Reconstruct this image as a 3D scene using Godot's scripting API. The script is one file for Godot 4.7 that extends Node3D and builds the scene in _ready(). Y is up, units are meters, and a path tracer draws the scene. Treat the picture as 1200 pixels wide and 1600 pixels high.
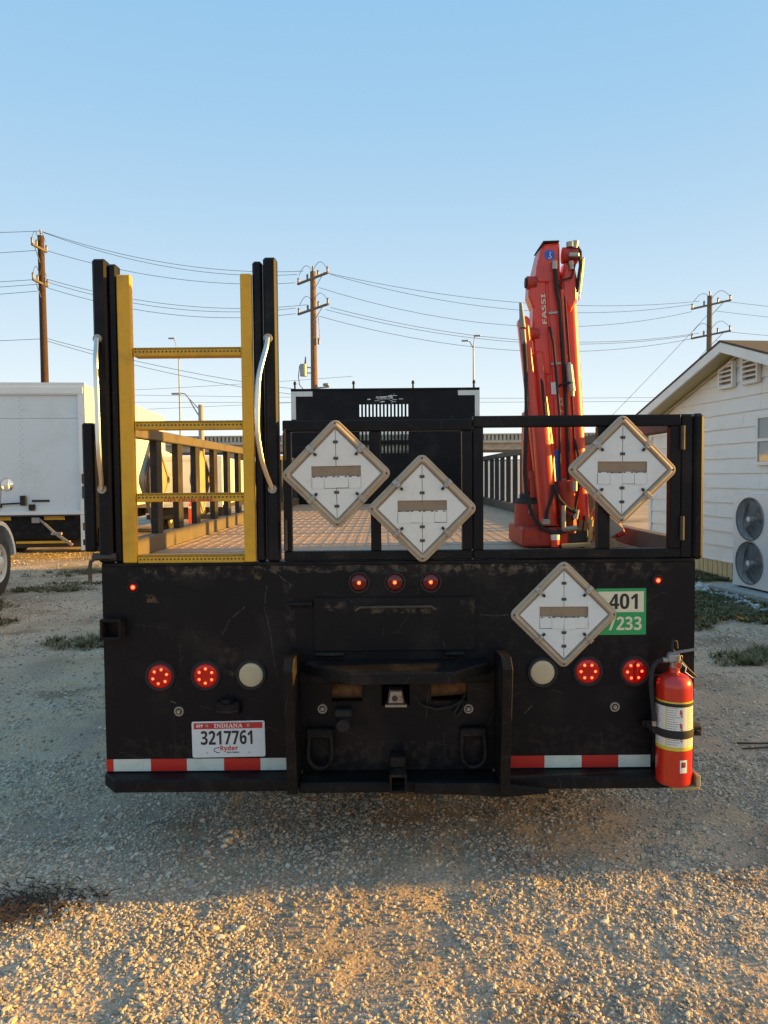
extends Node3D

# ---------------------------------------------------------------- mesh builder
class MB:
	var v := PackedVector3Array()
	var n := PackedVector3Array()
	var t := PackedVector2Array()
	var c := PackedColorArray()
	var x := Transform3D.IDENTITY
	var tint := Color.WHITE
	func tri(a: Vector3, b: Vector3, d: Vector3, na: Vector3, nb: Vector3, nd: Vector3, ua := Vector2.ZERO, ub := Vector2.ZERO, ud := Vector2.ZERO):
		# front faces run clockwise: flip when the order is counter-clockwise seen along the normal
		if (b - a).cross(d - a).dot(na + nb + nd) > 0.0:
			var q := b; b = d; d = q
			q = nb; nb = nd; nd = q
			var w := ub; ub = ud; ud = w
		v.append(x * a); v.append(x * b); v.append(x * d)
		n.append((x.basis * na).normalized()); n.append((x.basis * nb).normalized()); n.append((x.basis * nd).normalized())
		t.append(ua); t.append(ub); t.append(ud)
		c.append(tint); c.append(tint); c.append(tint)
	func flat(a: Vector3, b: Vector3, d: Vector3, out: Vector3):
		var m := (b - a).cross(d - a)
		if m.length_squared() < 1e-16:
			return
		m = m.normalized()
		if m.dot(out) < 0.0: m = -m
		tri(a, b, d, m, m, m)
	func quad(a: Vector3, b: Vector3, d: Vector3, e: Vector3, out: Vector3):
		flat(a, b, d, out); flat(a, d, e, out)
	func uvquad(a: Vector3, b: Vector3, d: Vector3, e: Vector3, out: Vector3):
		# a lower left, b lower right, d upper right, e upper left
		tri(a, b, d, out, out, out, Vector2(0, 1), Vector2(1, 1), Vector2(1, 0))
		tri(a, d, e, out, out, out, Vector2(0, 1), Vector2(1, 0), Vector2(0, 0))
	func box(p: Vector3, s: Vector3, b := 0.0, basis := Basis.IDENTITY):
		var keep := x
		x = x * Transform3D(basis, p)
		var h := s * 0.5
		b = minf(b, minf(h.x, minf(h.y, h.z)) * 0.9)
		var g := h - Vector3(b, b, b)
		for ax in 3:
			var u := (ax + 1) % 3
			var w := (ax + 2) % 3
			for sg in [-1.0, 1.0]:
				var o := Vector3.ZERO; o[ax] = sg
				var q := []
				for k in [[-1, -1], [1, -1], [1, 1], [-1, 1]]:
					var r := Vector3.ZERO; r[ax] = h[ax] * sg; r[u] = g[u] * k[0]; r[w] = g[w] * k[1]
					q.append(r)
				quad(q[0], q[1], q[2], q[3], o)
			if b > 0.0:
				for s1 in [-1.0, 1.0]:
					for s2 in [-1.0, 1.0]:
						var o2 := Vector3.ZERO; o2[u] = s1; o2[w] = s2
						var a1 := Vector3.ZERO; a1[ax] = -g[ax]; a1[u] = h[u] * s1; a1[w] = g[w] * s2
						var a2 := a1; a2[ax] = g[ax]
						var b1 := Vector3.ZERO; b1[ax] = -g[ax]; b1[u] = g[u] * s1; b1[w] = h[w] * s2
						var b2 := b1; b2[ax] = g[ax]
						quad(a1, a2, b2, b1, o2)
		if b > 0.0:
			for sx in [-1.0, 1.0]:
				for sy in [-1.0, 1.0]:
					for sz in [-1.0, 1.0]:
						flat(Vector3(h.x * sx, g.y * sy, g.z * sz), Vector3(g.x * sx, h.y * sy, g.z * sz), Vector3(g.x * sx, g.y * sy, h.z * sz), Vector3(sx, sy, sz))
		x = keep
	func bx(x0: float, x1: float, y0: float, y1: float, z0: float, z1: float, b := 0.0):
		box(Vector3((x0 + x1) / 2, (y0 + y1) / 2, (z0 + z1) / 2), Vector3(absf(x1 - x0), absf(y1 - y0), absf(z1 - z0)), b)
	func beam(a: Vector3, e: Vector3, w: float, d: float, b := 0.0, up := Vector3(0, 0, 1)):
		# a bar from a to e; w across, d along 'up'
		var y := (e - a).normalized()
		var xx := y.cross(up).normalized()
		var zz := xx.cross(y).normalized()
		box((a + e) / 2, Vector3(w, (e - a).length(), d), b, Basis(xx, y, zz))
	func cyl(a: Vector3, e: Vector3, r0: float, r1 := -1.0, k := 16, caps := true):
		if r1 < 0.0: r1 = r0
		var y := (e - a).normalized()
		var s := Vector3(1, 0, 0) if absf(y.x) < 0.8 else Vector3(0, 1, 0)
		var p := y.cross(s).normalized()
		var q := p.cross(y)
		var sl := y * ((r0 - r1) / maxf((e - a).length(), 1e-5))
		for i in k:
			var d0 := p * cos(TAU * i / k) + q * sin(TAU * i / k)
			var d1 := p * cos(TAU * (i + 1) / k) + q * sin(TAU * (i + 1) / k)
			var n0 := (d0 + sl).normalized()
			var n1 := (d1 + sl).normalized()
			tri(a + d0 * r0, a + d1 * r0, e + d1 * r1, n0, n1, n1)
			if r1 > 0.0: tri(a + d0 * r0, e + d1 * r1, e + d0 * r1, n0, n1, n0)
			if caps:
				if r0 > 0.0: tri(a, a + d0 * r0, a + d1 * r0, -y, -y, -y)
				if r1 > 0.0: tri(e, e + d0 * r1, e + d1 * r1, y, y, y)
	func ring(p: Vector3, ax: Vector3, r0: float, r1: float, h: float, k := 24):
		# a flat washer: outer r1, inner r0, thickness h along ax, base at p
		var y := ax.normalized()
		var s := Vector3(1, 0, 0) if absf(y.x) < 0.8 else Vector3(0, 1, 0)
		var u := y.cross(s).normalized()
		var w := u.cross(y)
		for i in k:
			var d0 := u * cos(TAU * i / k) + w * sin(TAU * i / k)
			var d1 := u * cos(TAU * (i + 1) / k) + w * sin(TAU * (i + 1) / k)
			var m := (r1 - r0) * 0.25
			quad(p + d0 * r1, p + d1 * r1, p + d1 * (r1 - m) + y * h, p + d0 * (r1 - m) + y * h, d0 + d1 + y * 0.3)
			quad(p + d0 * (r1 - m) + y * h, p + d1 * (r1 - m) + y * h, p + d1 * (r0 + m) + y * h, p + d0 * (r0 + m) + y * h, y)
			quad(p + d0 * (r0 + m) + y * h, p + d1 * (r0 + m) + y * h, p + d1 * r0, p + d0 * r0, y - d0 - d1)
	func tube(pts: Array, r: float, k := 8, caps := true):
		var m := pts.size()
		var rings := []
		var nrm := []
		var up := Vector3(0.31, 0.53, 0.79).normalized()
		for i in m:
			var a: Vector3 = pts[maxi(i - 1, 0)]
			var b: Vector3 = pts[mini(i + 1, m - 1)]
			var d := (b - a).normalized()
			up = (up - d * up.dot(d)).normalized()
			var s := d.cross(up)
			var rr := []
			var nn := []
			for j in k:
				var q := up * cos(TAU * j / k) + s * sin(TAU * j / k)
				rr.append(pts[i] + q * r); nn.append(q)
			rings.append(rr); nrm.append(nn)
		for i in m - 1:
			for j in k:
				var j2 := (j + 1) % k
				tri(rings[i][j], rings[i][j2], rings[i + 1][j2], nrm[i][j], nrm[i][j2], nrm[i + 1][j2])
				tri(rings[i][j], rings[i + 1][j2], rings[i + 1][j], nrm[i][j], nrm[i + 1][j2], nrm[i + 1][j])
		if caps:
			for e in [0, m - 1]:
				var o: Vector3 = (pts[0] - pts[1]) if e == 0 else (pts[m - 1] - pts[m - 2])
				for j in k:
					flat(pts[e], rings[e][j], rings[e][(j + 1) % k], o)
	func lathe(prof: Array, p: Vector3, k := 28, a0 := 0.0, a1 := TAU):
		# prof: Vector2(radius, height); smooth around, soft along the profile
		var m := prof.size()
		var nn := []
		for i in m:
			var d: Vector2 = prof[mini(i + 1, m - 1)] - prof[maxi(i - 1, 0)]
			nn.append(Vector2(d.y, -d.x).normalized())
		for j in k:
			var b0 := a0 + (a1 - a0) * j / k
			var b1 := a0 + (a1 - a0) * (j + 1) / k
			var d0 := Vector3(sin(b0), 0, cos(b0))
			var d1 := Vector3(sin(b1), 0, cos(b1))
			for i in m - 1:
				var q0: Vector2 = prof[i]
				var q1: Vector2 = prof[i + 1]
				var P := [p + d0 * q0.x + Vector3(0, q0.y, 0), p + d1 * q0.x + Vector3(0, q0.y, 0), p + d1 * q1.x + Vector3(0, q1.y, 0), p + d0 * q1.x + Vector3(0, q1.y, 0)]
				var N := [d0 * nn[i].x + Vector3(0, nn[i].y, 0), d1 * nn[i].x + Vector3(0, nn[i].y, 0), d1 * nn[i + 1].x + Vector3(0, nn[i + 1].y, 0), d0 * nn[i + 1].x + Vector3(0, nn[i + 1].y, 0)]
				var v0 := 1.0 - float(i) / (m - 1)
				var v1 := 1.0 - float(i + 1) / (m - 1)
				var u0 := float(j) / k
				var u1 := float(j + 1) / k
				if q0.x > 1e-5: tri(P[0], P[1], P[2], N[0], N[1], N[2], Vector2(u0, v0), Vector2(u1, v0), Vector2(u1, v1))
				if q1.x > 1e-5: tri(P[0], P[2], P[3], N[0], N[2], N[3], Vector2(u0, v0), Vector2(u1, v1), Vector2(u0, v1))
	func prism(poly: Array, z0: float, z1: float, b := 0.0):
		# polygon in x,y pulled along z, its front edge chamfered by b
		var pp := PackedVector2Array(poly)
		if Geometry2D.is_polygon_clockwise(pp): pp.reverse()
		var k := pp.size()
		var ins := PackedVector2Array()
		for i in k:
			var d0 := (pp[i] - pp[(i + k - 1) % k]).normalized()
			var d1 := (pp[(i + 1) % k] - pp[i]).normalized()
			var m0 := Vector2(d0.y, -d0.x)
			var m1 := Vector2(d1.y, -d1.x)
			var mm := (m0 + m1).normalized()
			ins.append(pp[i] - mm * (b / maxf(mm.dot(m0), 0.35)))
		var idx := Geometry2D.triangulate_polygon(pp)
		for i in range(0, idx.size(), 3):
			var a := ins[idx[i]]; var e := ins[idx[i + 1]]; var f := ins[idx[i + 2]]
			flat(Vector3(a.x, a.y, z1), Vector3(e.x, e.y, z1), Vector3(f.x, f.y, z1), Vector3(0, 0, 1))
			a = pp[idx[i]]; e = pp[idx[i + 1]]; f = pp[idx[i + 2]]
			flat(Vector3(a.x, a.y, z0), Vector3(e.x, e.y, z0), Vector3(f.x, f.y, z0), Vector3(0, 0, -1))
		for i in k:
			var a := pp[i]
			var e := pp[(i + 1) % k]
			var d := (e - a).normalized()
			var o := Vector3(d.y, -d.x, 0)
			var zb := z1 - b
			quad(Vector3(a.x, a.y, z0), Vector3(e.x, e.y, z0), Vector3(e.x, e.y, zb), Vector3(a.x, a.y, zb), o)
			if b > 0.0:
				var ai := ins[i]
				var ei := ins[(i + 1) % k]
				quad(Vector3(a.x, a.y, zb), Vector3(e.x, e.y, zb), Vector3(ei.x, ei.y, z1), Vector3(ai.x, ai.y, z1), o + Vector3(0, 0, 1))
	func panel(x0: float, x1: float, y0: float, y1: float, z0: float, z1: float, holes: Array):
		# an upright plate with rectangular openings [x0, x1, y0, y1]
		var xs := [x0, x1]
		var ys := [y0, y1]
		for h in holes:
			for q in [h[0], h[1]]:
				if not xs.has(q): xs.append(q)
			for q in [h[2], h[3]]:
				if not ys.has(q): ys.append(q)
		xs.sort(); ys.sort()
		var open := func(px: float, py: float) -> bool:
			if px < x0 or px > x1 or py < y0 or py > y1: return true
			for h in holes:
				if px > h[0] and px < h[1] and py > h[2] and py < h[3]: return true
			return false
		for i in xs.size() - 1:
			for j in ys.size() - 1:
				var mx: float = (xs[i] + xs[i + 1]) / 2
				var my: float = (ys[j] + ys[j + 1]) / 2
				if open.call(mx, my): continue
				var a: float = xs[i]; var b: float = xs[i + 1]; var d: float = ys[j]; var e: float = ys[j + 1]
				quad(Vector3(a, d, z1), Vector3(b, d, z1), Vector3(b, e, z1), Vector3(a, e, z1), Vector3(0, 0, 1))
				quad(Vector3(a, d, z0), Vector3(b, d, z0), Vector3(b, e, z0), Vector3(a, e, z0), Vector3(0, 0, -1))
				if open.call(a - 0.0005, my): quad(Vector3(a, d, z0), Vector3(a, d, z1), Vector3(a, e, z1), Vector3(a, e, z0), Vector3(-1, 0, 0))
				if open.call(b + 0.0005, my): quad(Vector3(b, d, z0), Vector3(b, d, z1), Vector3(b, e, z1), Vector3(b, e, z0), Vector3(1, 0, 0))
				if open.call(mx, d - 0.0005): quad(Vector3(a, d, z0), Vector3(b, d, z0), Vector3(b, d, z1), Vector3(a, d, z1), Vector3(0, -1, 0))
				if open.call(mx, e + 0.0005): quad(Vector3(a, e, z0), Vector3(b, e, z0), Vector3(b, e, z1), Vector3(a, e, z1), Vector3(0, 1, 0))
	func mesh(m: Material) -> ArrayMesh:
		var a := []
		a.resize(Mesh.ARRAY_MAX)
		a[Mesh.ARRAY_VERTEX] = v; a[Mesh.ARRAY_NORMAL] = n; a[Mesh.ARRAY_TEX_UV] = t; a[Mesh.ARRAY_COLOR] = c
		var o := ArrayMesh.new()
		o.add_surface_from_arrays(Mesh.PRIMITIVE_TRIANGLES, a)
		o.surface_set_material(0, m)
		return o

# ---------------------------------------------------------------- node helpers
var M := {}
var taken := {}
var rng := RandomNumberGenerator.new()

func numbered(s: String) -> String:
	if not taken.has(s):
		taken[s] = 0
		return s
	taken[s] += 1
	return "%s_%03d" % [s, taken[s]]

func thing(called: String, label: String, category: String, at := Vector3.ZERO, turn := 0.0, group := "") -> Node3D:
	var o := Node3D.new()
	o.name = numbered(called)
	add_child(o)
	o.position = at; o.rotation.y = turn
	tag(o, label, category, group)
	return o

func tag(o: Node, label: String, category: String, group := ""):
	o.set_meta("label", label); o.set_meta("category", category)
	if group: o.set_meta("group", group)

func put(called: String, ms: Mesh, parent: Node, at := Vector3.ZERO) -> MeshInstance3D:
	var o := MeshInstance3D.new()
	o.mesh = ms
	o.name = numbered(called) if parent == self else called
	parent.add_child(o, true)
	o.position = at
	return o

func obj(called: String, mb: MB, m: Material, parent: Node) -> MeshInstance3D:
	var o := put(called, mb.mesh(m), parent)
	if called in ["rivets", "flap_hooks", "perforations", "wheel_nuts", "plate_bolts"]: o.set_meta("kind", "stuff")
	return o

func part(called: String, parent: Node, at := Vector3.ZERO) -> Node3D:
	var o := Node3D.new()
	o.name = called
	parent.add_child(o, true)
	o.position = at
	return o

func words(called: String, s: String, at: Vector3, h: float, m: Material, parent: Node, wide := 1.0, serif := false, bold := true, depth := 0.0012) -> MeshInstance3D:
	var f := SystemFont.new()
	f.font_names = PackedStringArray(["Droid Serif" if serif else "Droid Sans"])
	f.font_weight = 700 if bold else 400
	var tm := TextMesh.new()
	tm.text = s; tm.font = f; tm.font_size = 64; tm.depth = depth; tm.curve_step = 1.0
	tm.pixel_size = h / (0.714 * 64.0)
	tm.material = m
	var o := put(called, tm, parent, at)
	o.scale = Vector3(wide, 1, 1)
	return o

# ---------------------------------------------------------------- materials
func lin(r: float, g: float, b: float) -> Color:
	return Color(r, g, b).linear_to_srgb()

func mat(col: Color, rough := 0.6, metal := 0.0) -> StandardMaterial3D:
	var m := StandardMaterial3D.new()
	m.albedo_color = col; m.roughness = rough; m.metallic = metal
	return m

func noise_image(seed_: int, freq: float, oct: int, size := 512, kind := FastNoiseLite.TYPE_SIMPLEX_SMOOTH) -> Image:
	var f := FastNoiseLite.new()
	f.seed = seed_; f.noise_type = kind; f.frequency = freq
	f.fractal_type = FastNoiseLite.FRACTAL_FBM; f.fractal_octaves = oct
	return f.get_seamless_image(size, size, false, false, 0.1, true)

func ramp_tex(im: Image, stops: Array) -> ImageTexture:
	# stops: [position, linear Color]
	var s := im.get_width()
	var out := Image.create(s, s, false, Image.FORMAT_RGB8)
	var lut := []
	for i in 256:
		var p := i / 255.0
		var k := 0
		while k < stops.size() - 2 and p > stops[k + 1][0]: k += 1
		var w := clampf((p - stops[k][0]) / (stops[k + 1][0] - stops[k][0]), 0, 1)
		var q: Color = stops[k][1]
		lut.append(q.lerp(stops[k + 1][1], w).linear_to_srgb())
	im.convert(Image.FORMAT_L8)
	var d := im.get_data()
	for y in s:
		for x in s:
			out.set_pixel(x, y, lut[d[y * s + x]])
	out.generate_mipmaps()
	return ImageTexture.create_from_image(out)

func tri_mat(tex: Texture2D, scale: float, rough := 0.7, metal := 0.0) -> StandardMaterial3D:
	var m := StandardMaterial3D.new()
	m.albedo_texture = tex
	m.uv1_triplanar = true; m.uv1_world_triplanar = true
	m.uv1_scale = Vector3(scale, scale, scale)
	m.roughness = rough; m.metallic = metal
	return m

func scuffed(base: Color, dust: Color, scratch: Color, seed_: int, amount: float, scratches: int, size := 1024) -> ImageTexture:
	var im := scuffed_image(base, dust, scratch, seed_, amount, scratches, size)
	im.generate_mipmaps()
	return ImageTexture.create_from_image(im)

func scuffed_image(base: Color, dust: Color, scratch: Color, seed_: int, amount: float, scratches: int, size: int) -> Image:
	# paint with a dusty mottle, specks and fine scratches
	var im := noise_image(seed_, 0.006, 5, size); im.convert(Image.FORMAT_L8)
	var fi := noise_image(seed_ + 9, 0.06, 3, size); fi.convert(Image.FORMAT_L8)
	var a := im.get_data()
	var b := fi.get_data()
	var out := Image.create(size, size, false, Image.FORMAT_RGB8)
	for i in size * size:
		var w := clampf((a[i] / 255.0 - 0.52) * 2.2, 0, 1) * (0.35 + 0.65 * b[i] / 255.0) * amount
		if b[i] > 212: w = maxf(w, amount * 0.5)
		out.set_pixel(i % size, i / size, base.lerp(dust, w).linear_to_srgb())
	var r := RandomNumberGenerator.new()
	r.seed = seed_
	for s in scratches:
		var p := Vector2(r.randf() * size, r.randf() * size)
		var d := Vector2.from_angle(r.randf_range(-0.5, 0.5) + (PI / 2 if r.randf() < 0.5 else 0.0))
		var l := r.randf_range(6, 60) * (1.0 if r.randf() < 0.85 else 3.0)
		var k := r.randf_range(0.15, 0.75)
		for q in int(l):
			p += d
			d = d.rotated(r.randf_range(-0.05, 0.05))
			if r.randf() < 0.2: continue
			var xi := posmod(int(p.x), size)
			var yi := posmod(int(p.y), size)
			out.set_pixel(xi, yi, out.get_pixel(xi, yi).lerp(scratch.linear_to_srgb(), k))
	return out

func rear_paint() -> StandardMaterial3D:
	# the rear wall's own dirt: road dust, rubbed paint, nicks, where the photograph shows them
	var size := 1024
	var k := 1.0 / 2.56
	var im := scuffed_image(Color(0.0052, 0.0052, 0.0075), Color(0.04, 0.033, 0.028), Color(0.1, 0.088, 0.075), 3, 0.65, 170, size)
	var f := FastNoiseLite.new()
	f.seed = 44; f.frequency = 0.045; f.fractal_octaves = 4
	var g := FastNoiseLite.new()
	g.seed = 45; g.frequency = 0.3; g.fractal_octaves = 2
	# [x, y, half width, half height, linear colour, strength]
	for p in [[0.0, 1.262, 1.3, 0.022, Color(0.2, 0.16, 0.115), 0.75], [0.35, 1.25, 0.5, 0.03, Color(0.17, 0.14, 0.1), 0.6], [-1.05, 1.14, 0.03, 0.02, Color(0.25, 0.16, 0.09), 0.9], [-0.60, 1.23, 0.022, 0.05, Color(0.32, 0.19, 0.03), 0.8], [-0.02, 1.085, 0.2, 0.022, Color(0.2, 0.16, 0.12), 0.95], [-0.29, 1.105, 0.07, 0.025, Color(0.17, 0.13, 0.1), 0.8], [0.29, 1.10, 0.04, 0.04, Color(0.1, 0.08, 0.065), 0.8], [-0.74, 0.87, 0.07, 0.07, Color(0.07, 0.06, 0.05), 0.7], [-0.70, 0.815, 0.03, 0.014, Color(0.16, 0.1, 0.06), 0.8], [-0.47, 1.08, 0.03, 0.16, Color(0.1, 0.08, 0.06), 0.6], [0.7, 1.0, 0.5, 0.25, Color(0.045, 0.04, 0.035), 0.45], [-0.9, 0.47, 0.35, 0.08, Color(0.07, 0.055, 0.042), 0.5], [0.8, 0.5, 0.4, 0.1, Color(0.07, 0.055, 0.042), 0.45], [0.0, 0.45, 0.42, 0.08, Color(0.09, 0.07, 0.05), 0.6], [0.12, 0.72, 0.1, 0.06, Color(0.08, 0.055, 0.04), 0.6], [0.9, 1.23, 0.25, 0.03, Color(0.12, 0.1, 0.08), 0.5], [-0.9, 1.24, 0.3, 0.03, Color(0.12, 0.1, 0.08), 0.5]]:
		var u0 := int(floor((p[0] - p[2]) * k * size))
		var u1 := int(ceil((p[0] + p[2]) * k * size))
		var v0 := int(floor(-(p[1] + p[3]) * k * size))
		var v1 := int(ceil(-(p[1] - p[3]) * k * size))
		for v in range(v0, v1):
			for u in range(u0, u1):
				var du: float = ((u + 0.5) / (k * size) - p[0]) / p[2]
				var dv: float = (-(v + 0.5) / (k * size) - p[1]) / p[3]
				var edge := 1.0 - clampf(maxf(absf(du), absf(dv)), 0, 1)
				var w := clampf(f.get_noise_2d(u, v) * 2.2 + g.get_noise_2d(u, v) * 1.3 - 0.15 + edge * 0.7, 0, 1) * clampf(edge * 5.0, 0, 1)
				if w < 0.12: continue
				var x := posmod(u, size)
				var y := posmod(v, size)
				im.set_pixel(x, y, im.get_pixel(x, y).srgb_to_linear().lerp(p[4], w * w * p[5] * 0.42).linear_to_srgb())
	# thin rubbed lines
	for l in [[Vector2(-0.565, 1.19), Vector2(-0.575, 1.1), Vector2(-0.555, 1.0), Vector2(-0.54, 0.88), Vector2(-0.525, 0.78)], [Vector2(-0.46, 1.19), Vector2(-0.52, 1.24), Vector2(-0.55, 1.26)], [Vector2(0.34, 1.06), Vector2(0.40, 1.053), Vector2(0.46, 1.058)], [Vector2(-0.66, 1.1), Vector2(-0.72, 1.05), Vector2(-0.76, 0.98)], [Vector2(-0.96, 0.69), Vector2(-0.985, 0.7)], [Vector2(0.53, 0.635), Vector2(0.565, 0.67)]]:
		for i in l.size() - 1:
			for q in 60:
				var p: Vector2 = l[i].lerp(l[i + 1], q / 60.0)
				var x := posmod(int(floor(p.x * k * size + f.get_noise_1d(q * 3.0 + i * 50) * 2.0)), size)
				var y := posmod(int(floor(-p.y * k * size)), size)
				if g.get_noise_2d(q * 4.0, i * 9.0) > -0.15: im.set_pixel(x, y, im.get_pixel(x, y).lerp(Color(0.5, 0.45, 0.4), 0.55))
	im.generate_mipmaps()
	var m := tri_mat(ImageTexture.create_from_image(im), k, 0.46)
	m.metallic_specular = 0.3
	return m

func make_materials():
	var black := scuffed(Color(0.0052, 0.0052, 0.0075), Color(0.036, 0.03, 0.026), Color(0.1, 0.088, 0.075), 3, 0.6, 200)
	M.black = tri_mat(black, 0.42, 0.46)
	M.black.metallic_specular = 0.3
	M.rear = rear_paint()
	var worn := scuffed(Color(0.0068, 0.0066, 0.008), Color(0.05, 0.038, 0.029), Color(0.2, 0.17, 0.14), 21, 0.7, 500)
	M.black_worn = tri_mat(worn, 0.9, 0.55)
	M.black_worn.metallic_specular = 0.3
	var dusty := scuffed(Color(0.05, 0.04, 0.033), Color(0.21, 0.17, 0.125), Color(0.3, 0.25, 0.2), 33, 1.0, 300)
	M.dusty = tri_mat(dusty, 0.8, 0.75)
	M.timber = tri_mat(scuffed(Color(0.125, 0.1, 0.075), Color(0.055, 0.043, 0.035), Color(0.36, 0.3, 0.24), 34, 1.0, 500), 0.8, 0.8)
	M.post = tri_mat(scuffed(Color(0.022, 0.017, 0.015), Color(0.1, 0.08, 0.06), Color(0.2, 0.17, 0.13), 35, 0.8, 300), 0.8, 0.7)
	M.rubber = mat(lin(0.016, 0.016, 0.017), 0.8)
	M.tyre = tri_mat(ramp_tex(noise_image(41, 0.03, 3, 256), [[0.0, Color(0.02, 0.02, 0.02)], [1.0, Color(0.06, 0.057, 0.052)]]), 2.0, 0.85)
	var yel := scuffed(Color(0.66, 0.36, 0.012), Color(0.4, 0.2, 0.02), Color(0.16, 0.1, 0.05), 5, 0.8, 520)
	M.yellow = tri_mat(yel, 0.9, 0.5)
	M.tread = tri_mat(scuffed(Color(0.34, 0.2, 0.045), Color(0.17, 0.14, 0.12), Color(0.1, 0.09, 0.08), 8, 1.0, 500, 512), 3.0, 0.7)
	var red := scuffed(Color(0.64, 0.04, 0.018), Color(0.3, 0.03, 0.02), Color(0.5, 0.22, 0.17), 11, 0.7, 420)
	M.red = tri_mat(red, 0.9, 0.4)
	M.red.clearcoat_enabled = true; M.red.clearcoat = 0.35; M.red.clearcoat_roughness = 0.3
	M.red_dirty = tri_mat(scuffed(Color(0.4, 0.03, 0.015), Color(0.045, 0.028, 0.02), Color(0.4, 0.25, 0.2), 12, 1.25, 500), 2.6, 0.6)
	M.ext_red = mat(lin(0.5, 0.018, 0.008), 0.28)
	M.ext_red.clearcoat_enabled = true; M.ext_red.clearcoat = 0.5; M.ext_red.clearcoat_roughness = 0.15
	M.tan = tri_mat(scuffed(Color(0.40, 0.325, 0.235), Color(0.27, 0.2, 0.135), Color(0.5, 0.43, 0.34), 14, 0.9, 500, 512), 2.2, 0.6, 0.0)
	M.white_panel = tri_mat(scuffed(Color(0.70, 0.70, 0.66), Color(0.56, 0.52, 0.43), Color(0.4, 0.37, 0.33), 15, 0.5, 60, 512), 1.9, 0.55)
	M.white_panel_cool = tri_mat(scuffed(Color(0.66, 0.69, 0.68), Color(0.5, 0.49, 0.44), Color(0.4, 0.37, 0.33), 18, 0.45, 60, 512), 1.9, 0.5)
	M.slot = tri_mat(scuffed(Color(0.27, 0.2, 0.135), Color(0.18, 0.13, 0.09), Color(0.36, 0.28, 0.2), 29, 0.9, 200, 512), 4.0, 0.7)
	M.flap = mat(lin(0.72, 0.74, 0.74), 0.45)
	M.clip = mat(lin(0.08, 0.075, 0.065), 0.5, 0.6)
	M.steel = mat(lin(0.62, 0.6, 0.56), 0.22, 1.0)
	M.steel_dull = tri_mat(scuffed(Color(0.36, 0.34, 0.31), Color(0.22, 0.17, 0.12), Color(0.5, 0.48, 0.45), 16, 0.8, 200, 512), 3.0, 0.45, 0.7)
	M.brass = mat(lin(0.5, 0.35, 0.14), 0.35, 0.9)
	M.rust = tri_mat(ramp_tex(noise_image(51, 0.03, 4, 256), [[0.0, Color(0.13, 0.05, 0.02)], [0.5, Color(0.28, 0.12, 0.04)], [1.0, Color(0.4, 0.22, 0.09)]]), 3.0, 0.8)
	M.tape_red = mat(lin(0.46, 0.016, 0.012), 0.35)
	M.tape_white = tri_mat(scuffed(Color(0.56, 0.62, 0.56), Color(0.4, 0.43, 0.36), Color(0.2, 0.2, 0.17), 17, 0.6, 220, 512), 2.5, 0.35)
	M.lens = mat(lin(0.15, 0.004, 0.004), 0.12)
	M.lens.emission_enabled = true; M.lens.emission = Color(1, 0.02, 0.01); M.lens.emission_energy_multiplier = 0.07
	M.led = mat(lin(0.8, 0.1, 0.05), 0.3)
	M.led.emission_enabled = true; M.led.emission = Color(1, 0.2, 0.08); M.led.emission_energy_multiplier = 6.5
	M.lens_dark = mat(lin(0.1, 0.004, 0.005), 0.12)
	M.lens_clear = tri_mat(ramp_tex(noise_image(52, 0.08, 2, 256), [[0.0, Color(0.44, 0.37, 0.23)], [1.0, Color(0.57, 0.49, 0.33)]]), 6.0, 0.3)
	M.plate_white = mat(lin(0.62, 0.66, 0.67), 0.4)
	M.print_black = mat(lin(0.012, 0.012, 0.014), 0.5)
	M.print_red = mat(lin(0.5, 0.02, 0.02), 0.5)
	M.print_white = mat(lin(0.75, 0.74, 0.7), 0.5)
	M.print_cream = mat(lin(0.66, 0.62, 0.45), 0.5)
	M.green = mat(lin(0.012, 0.3, 0.09), 0.45)
	M.blue = mat(lin(0.02, 0.1, 0.45), 0.45)
	M.deck = tri_mat(scuffed(Color(0.39, 0.26, 0.165), Color(0.46, 0.33, 0.22), Color(0.42, 0.37, 0.3), 19, 0.9, 500), 0.9, 0.62)
	M.gravel = mat(Color.WHITE, 0.95)
	M.gravel.vertex_color_use_as_albedo = true
	M.white_paint = tri_mat(scuffed(Color(0.70, 0.70, 0.68), Color(0.56, 0.52, 0.45), Color(0.5, 0.48, 0.44), 22, 0.35, 60, 512), 0.35, 0.42)
	M.truck_white = mat(lin(0.68, 0.69, 0.68), 0.28)
	M.truck_white.clearcoat_enabled = true; M.truck_white.clearcoat = 0.6
	M.box_white = tri_mat(scuffed(Color(0.74, 0.75, 0.745), Color(0.6, 0.58, 0.53), Color(0.5, 0.5, 0.48), 23, 0.6, 80, 512), 0.3, 0.42)
	M.siding = tri_mat(scuffed(Color(0.77, 0.76, 0.73), Color(0.62, 0.58, 0.5), Color(0.48, 0.45, 0.4), 24, 0.5, 60, 512), 0.5, 0.6)
	M.cream = tri_mat(scuffed(Color(0.56, 0.46, 0.25), Color(0.4, 0.33, 0.2), Color(0.4, 0.35, 0.25), 25, 0.5, 60, 512), 0.8, 0.6)
	M.shingle = tri_mat(ramp_tex(noise_image(53, 0.12, 3, 256), [[0.0, Color(0.035, 0.03, 0.028)], [1.0, Color(0.1, 0.088, 0.08)]]), 1.5, 0.95)
	M.dark = mat(lin(0.04, 0.039, 0.038), 0.7)
	M.glass = mat(lin(0.03, 0.04, 0.045), 0.05)
	M.pane = mat(Color(0.5, 0.55, 0.58, 0.3), 0.04)
	M.pane.transparency = BaseMaterial3D.TRANSPARENCY_ALPHA
	M.canvas_pale = mat(lin(0.34, 0.29, 0.23), 0.9)
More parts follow.
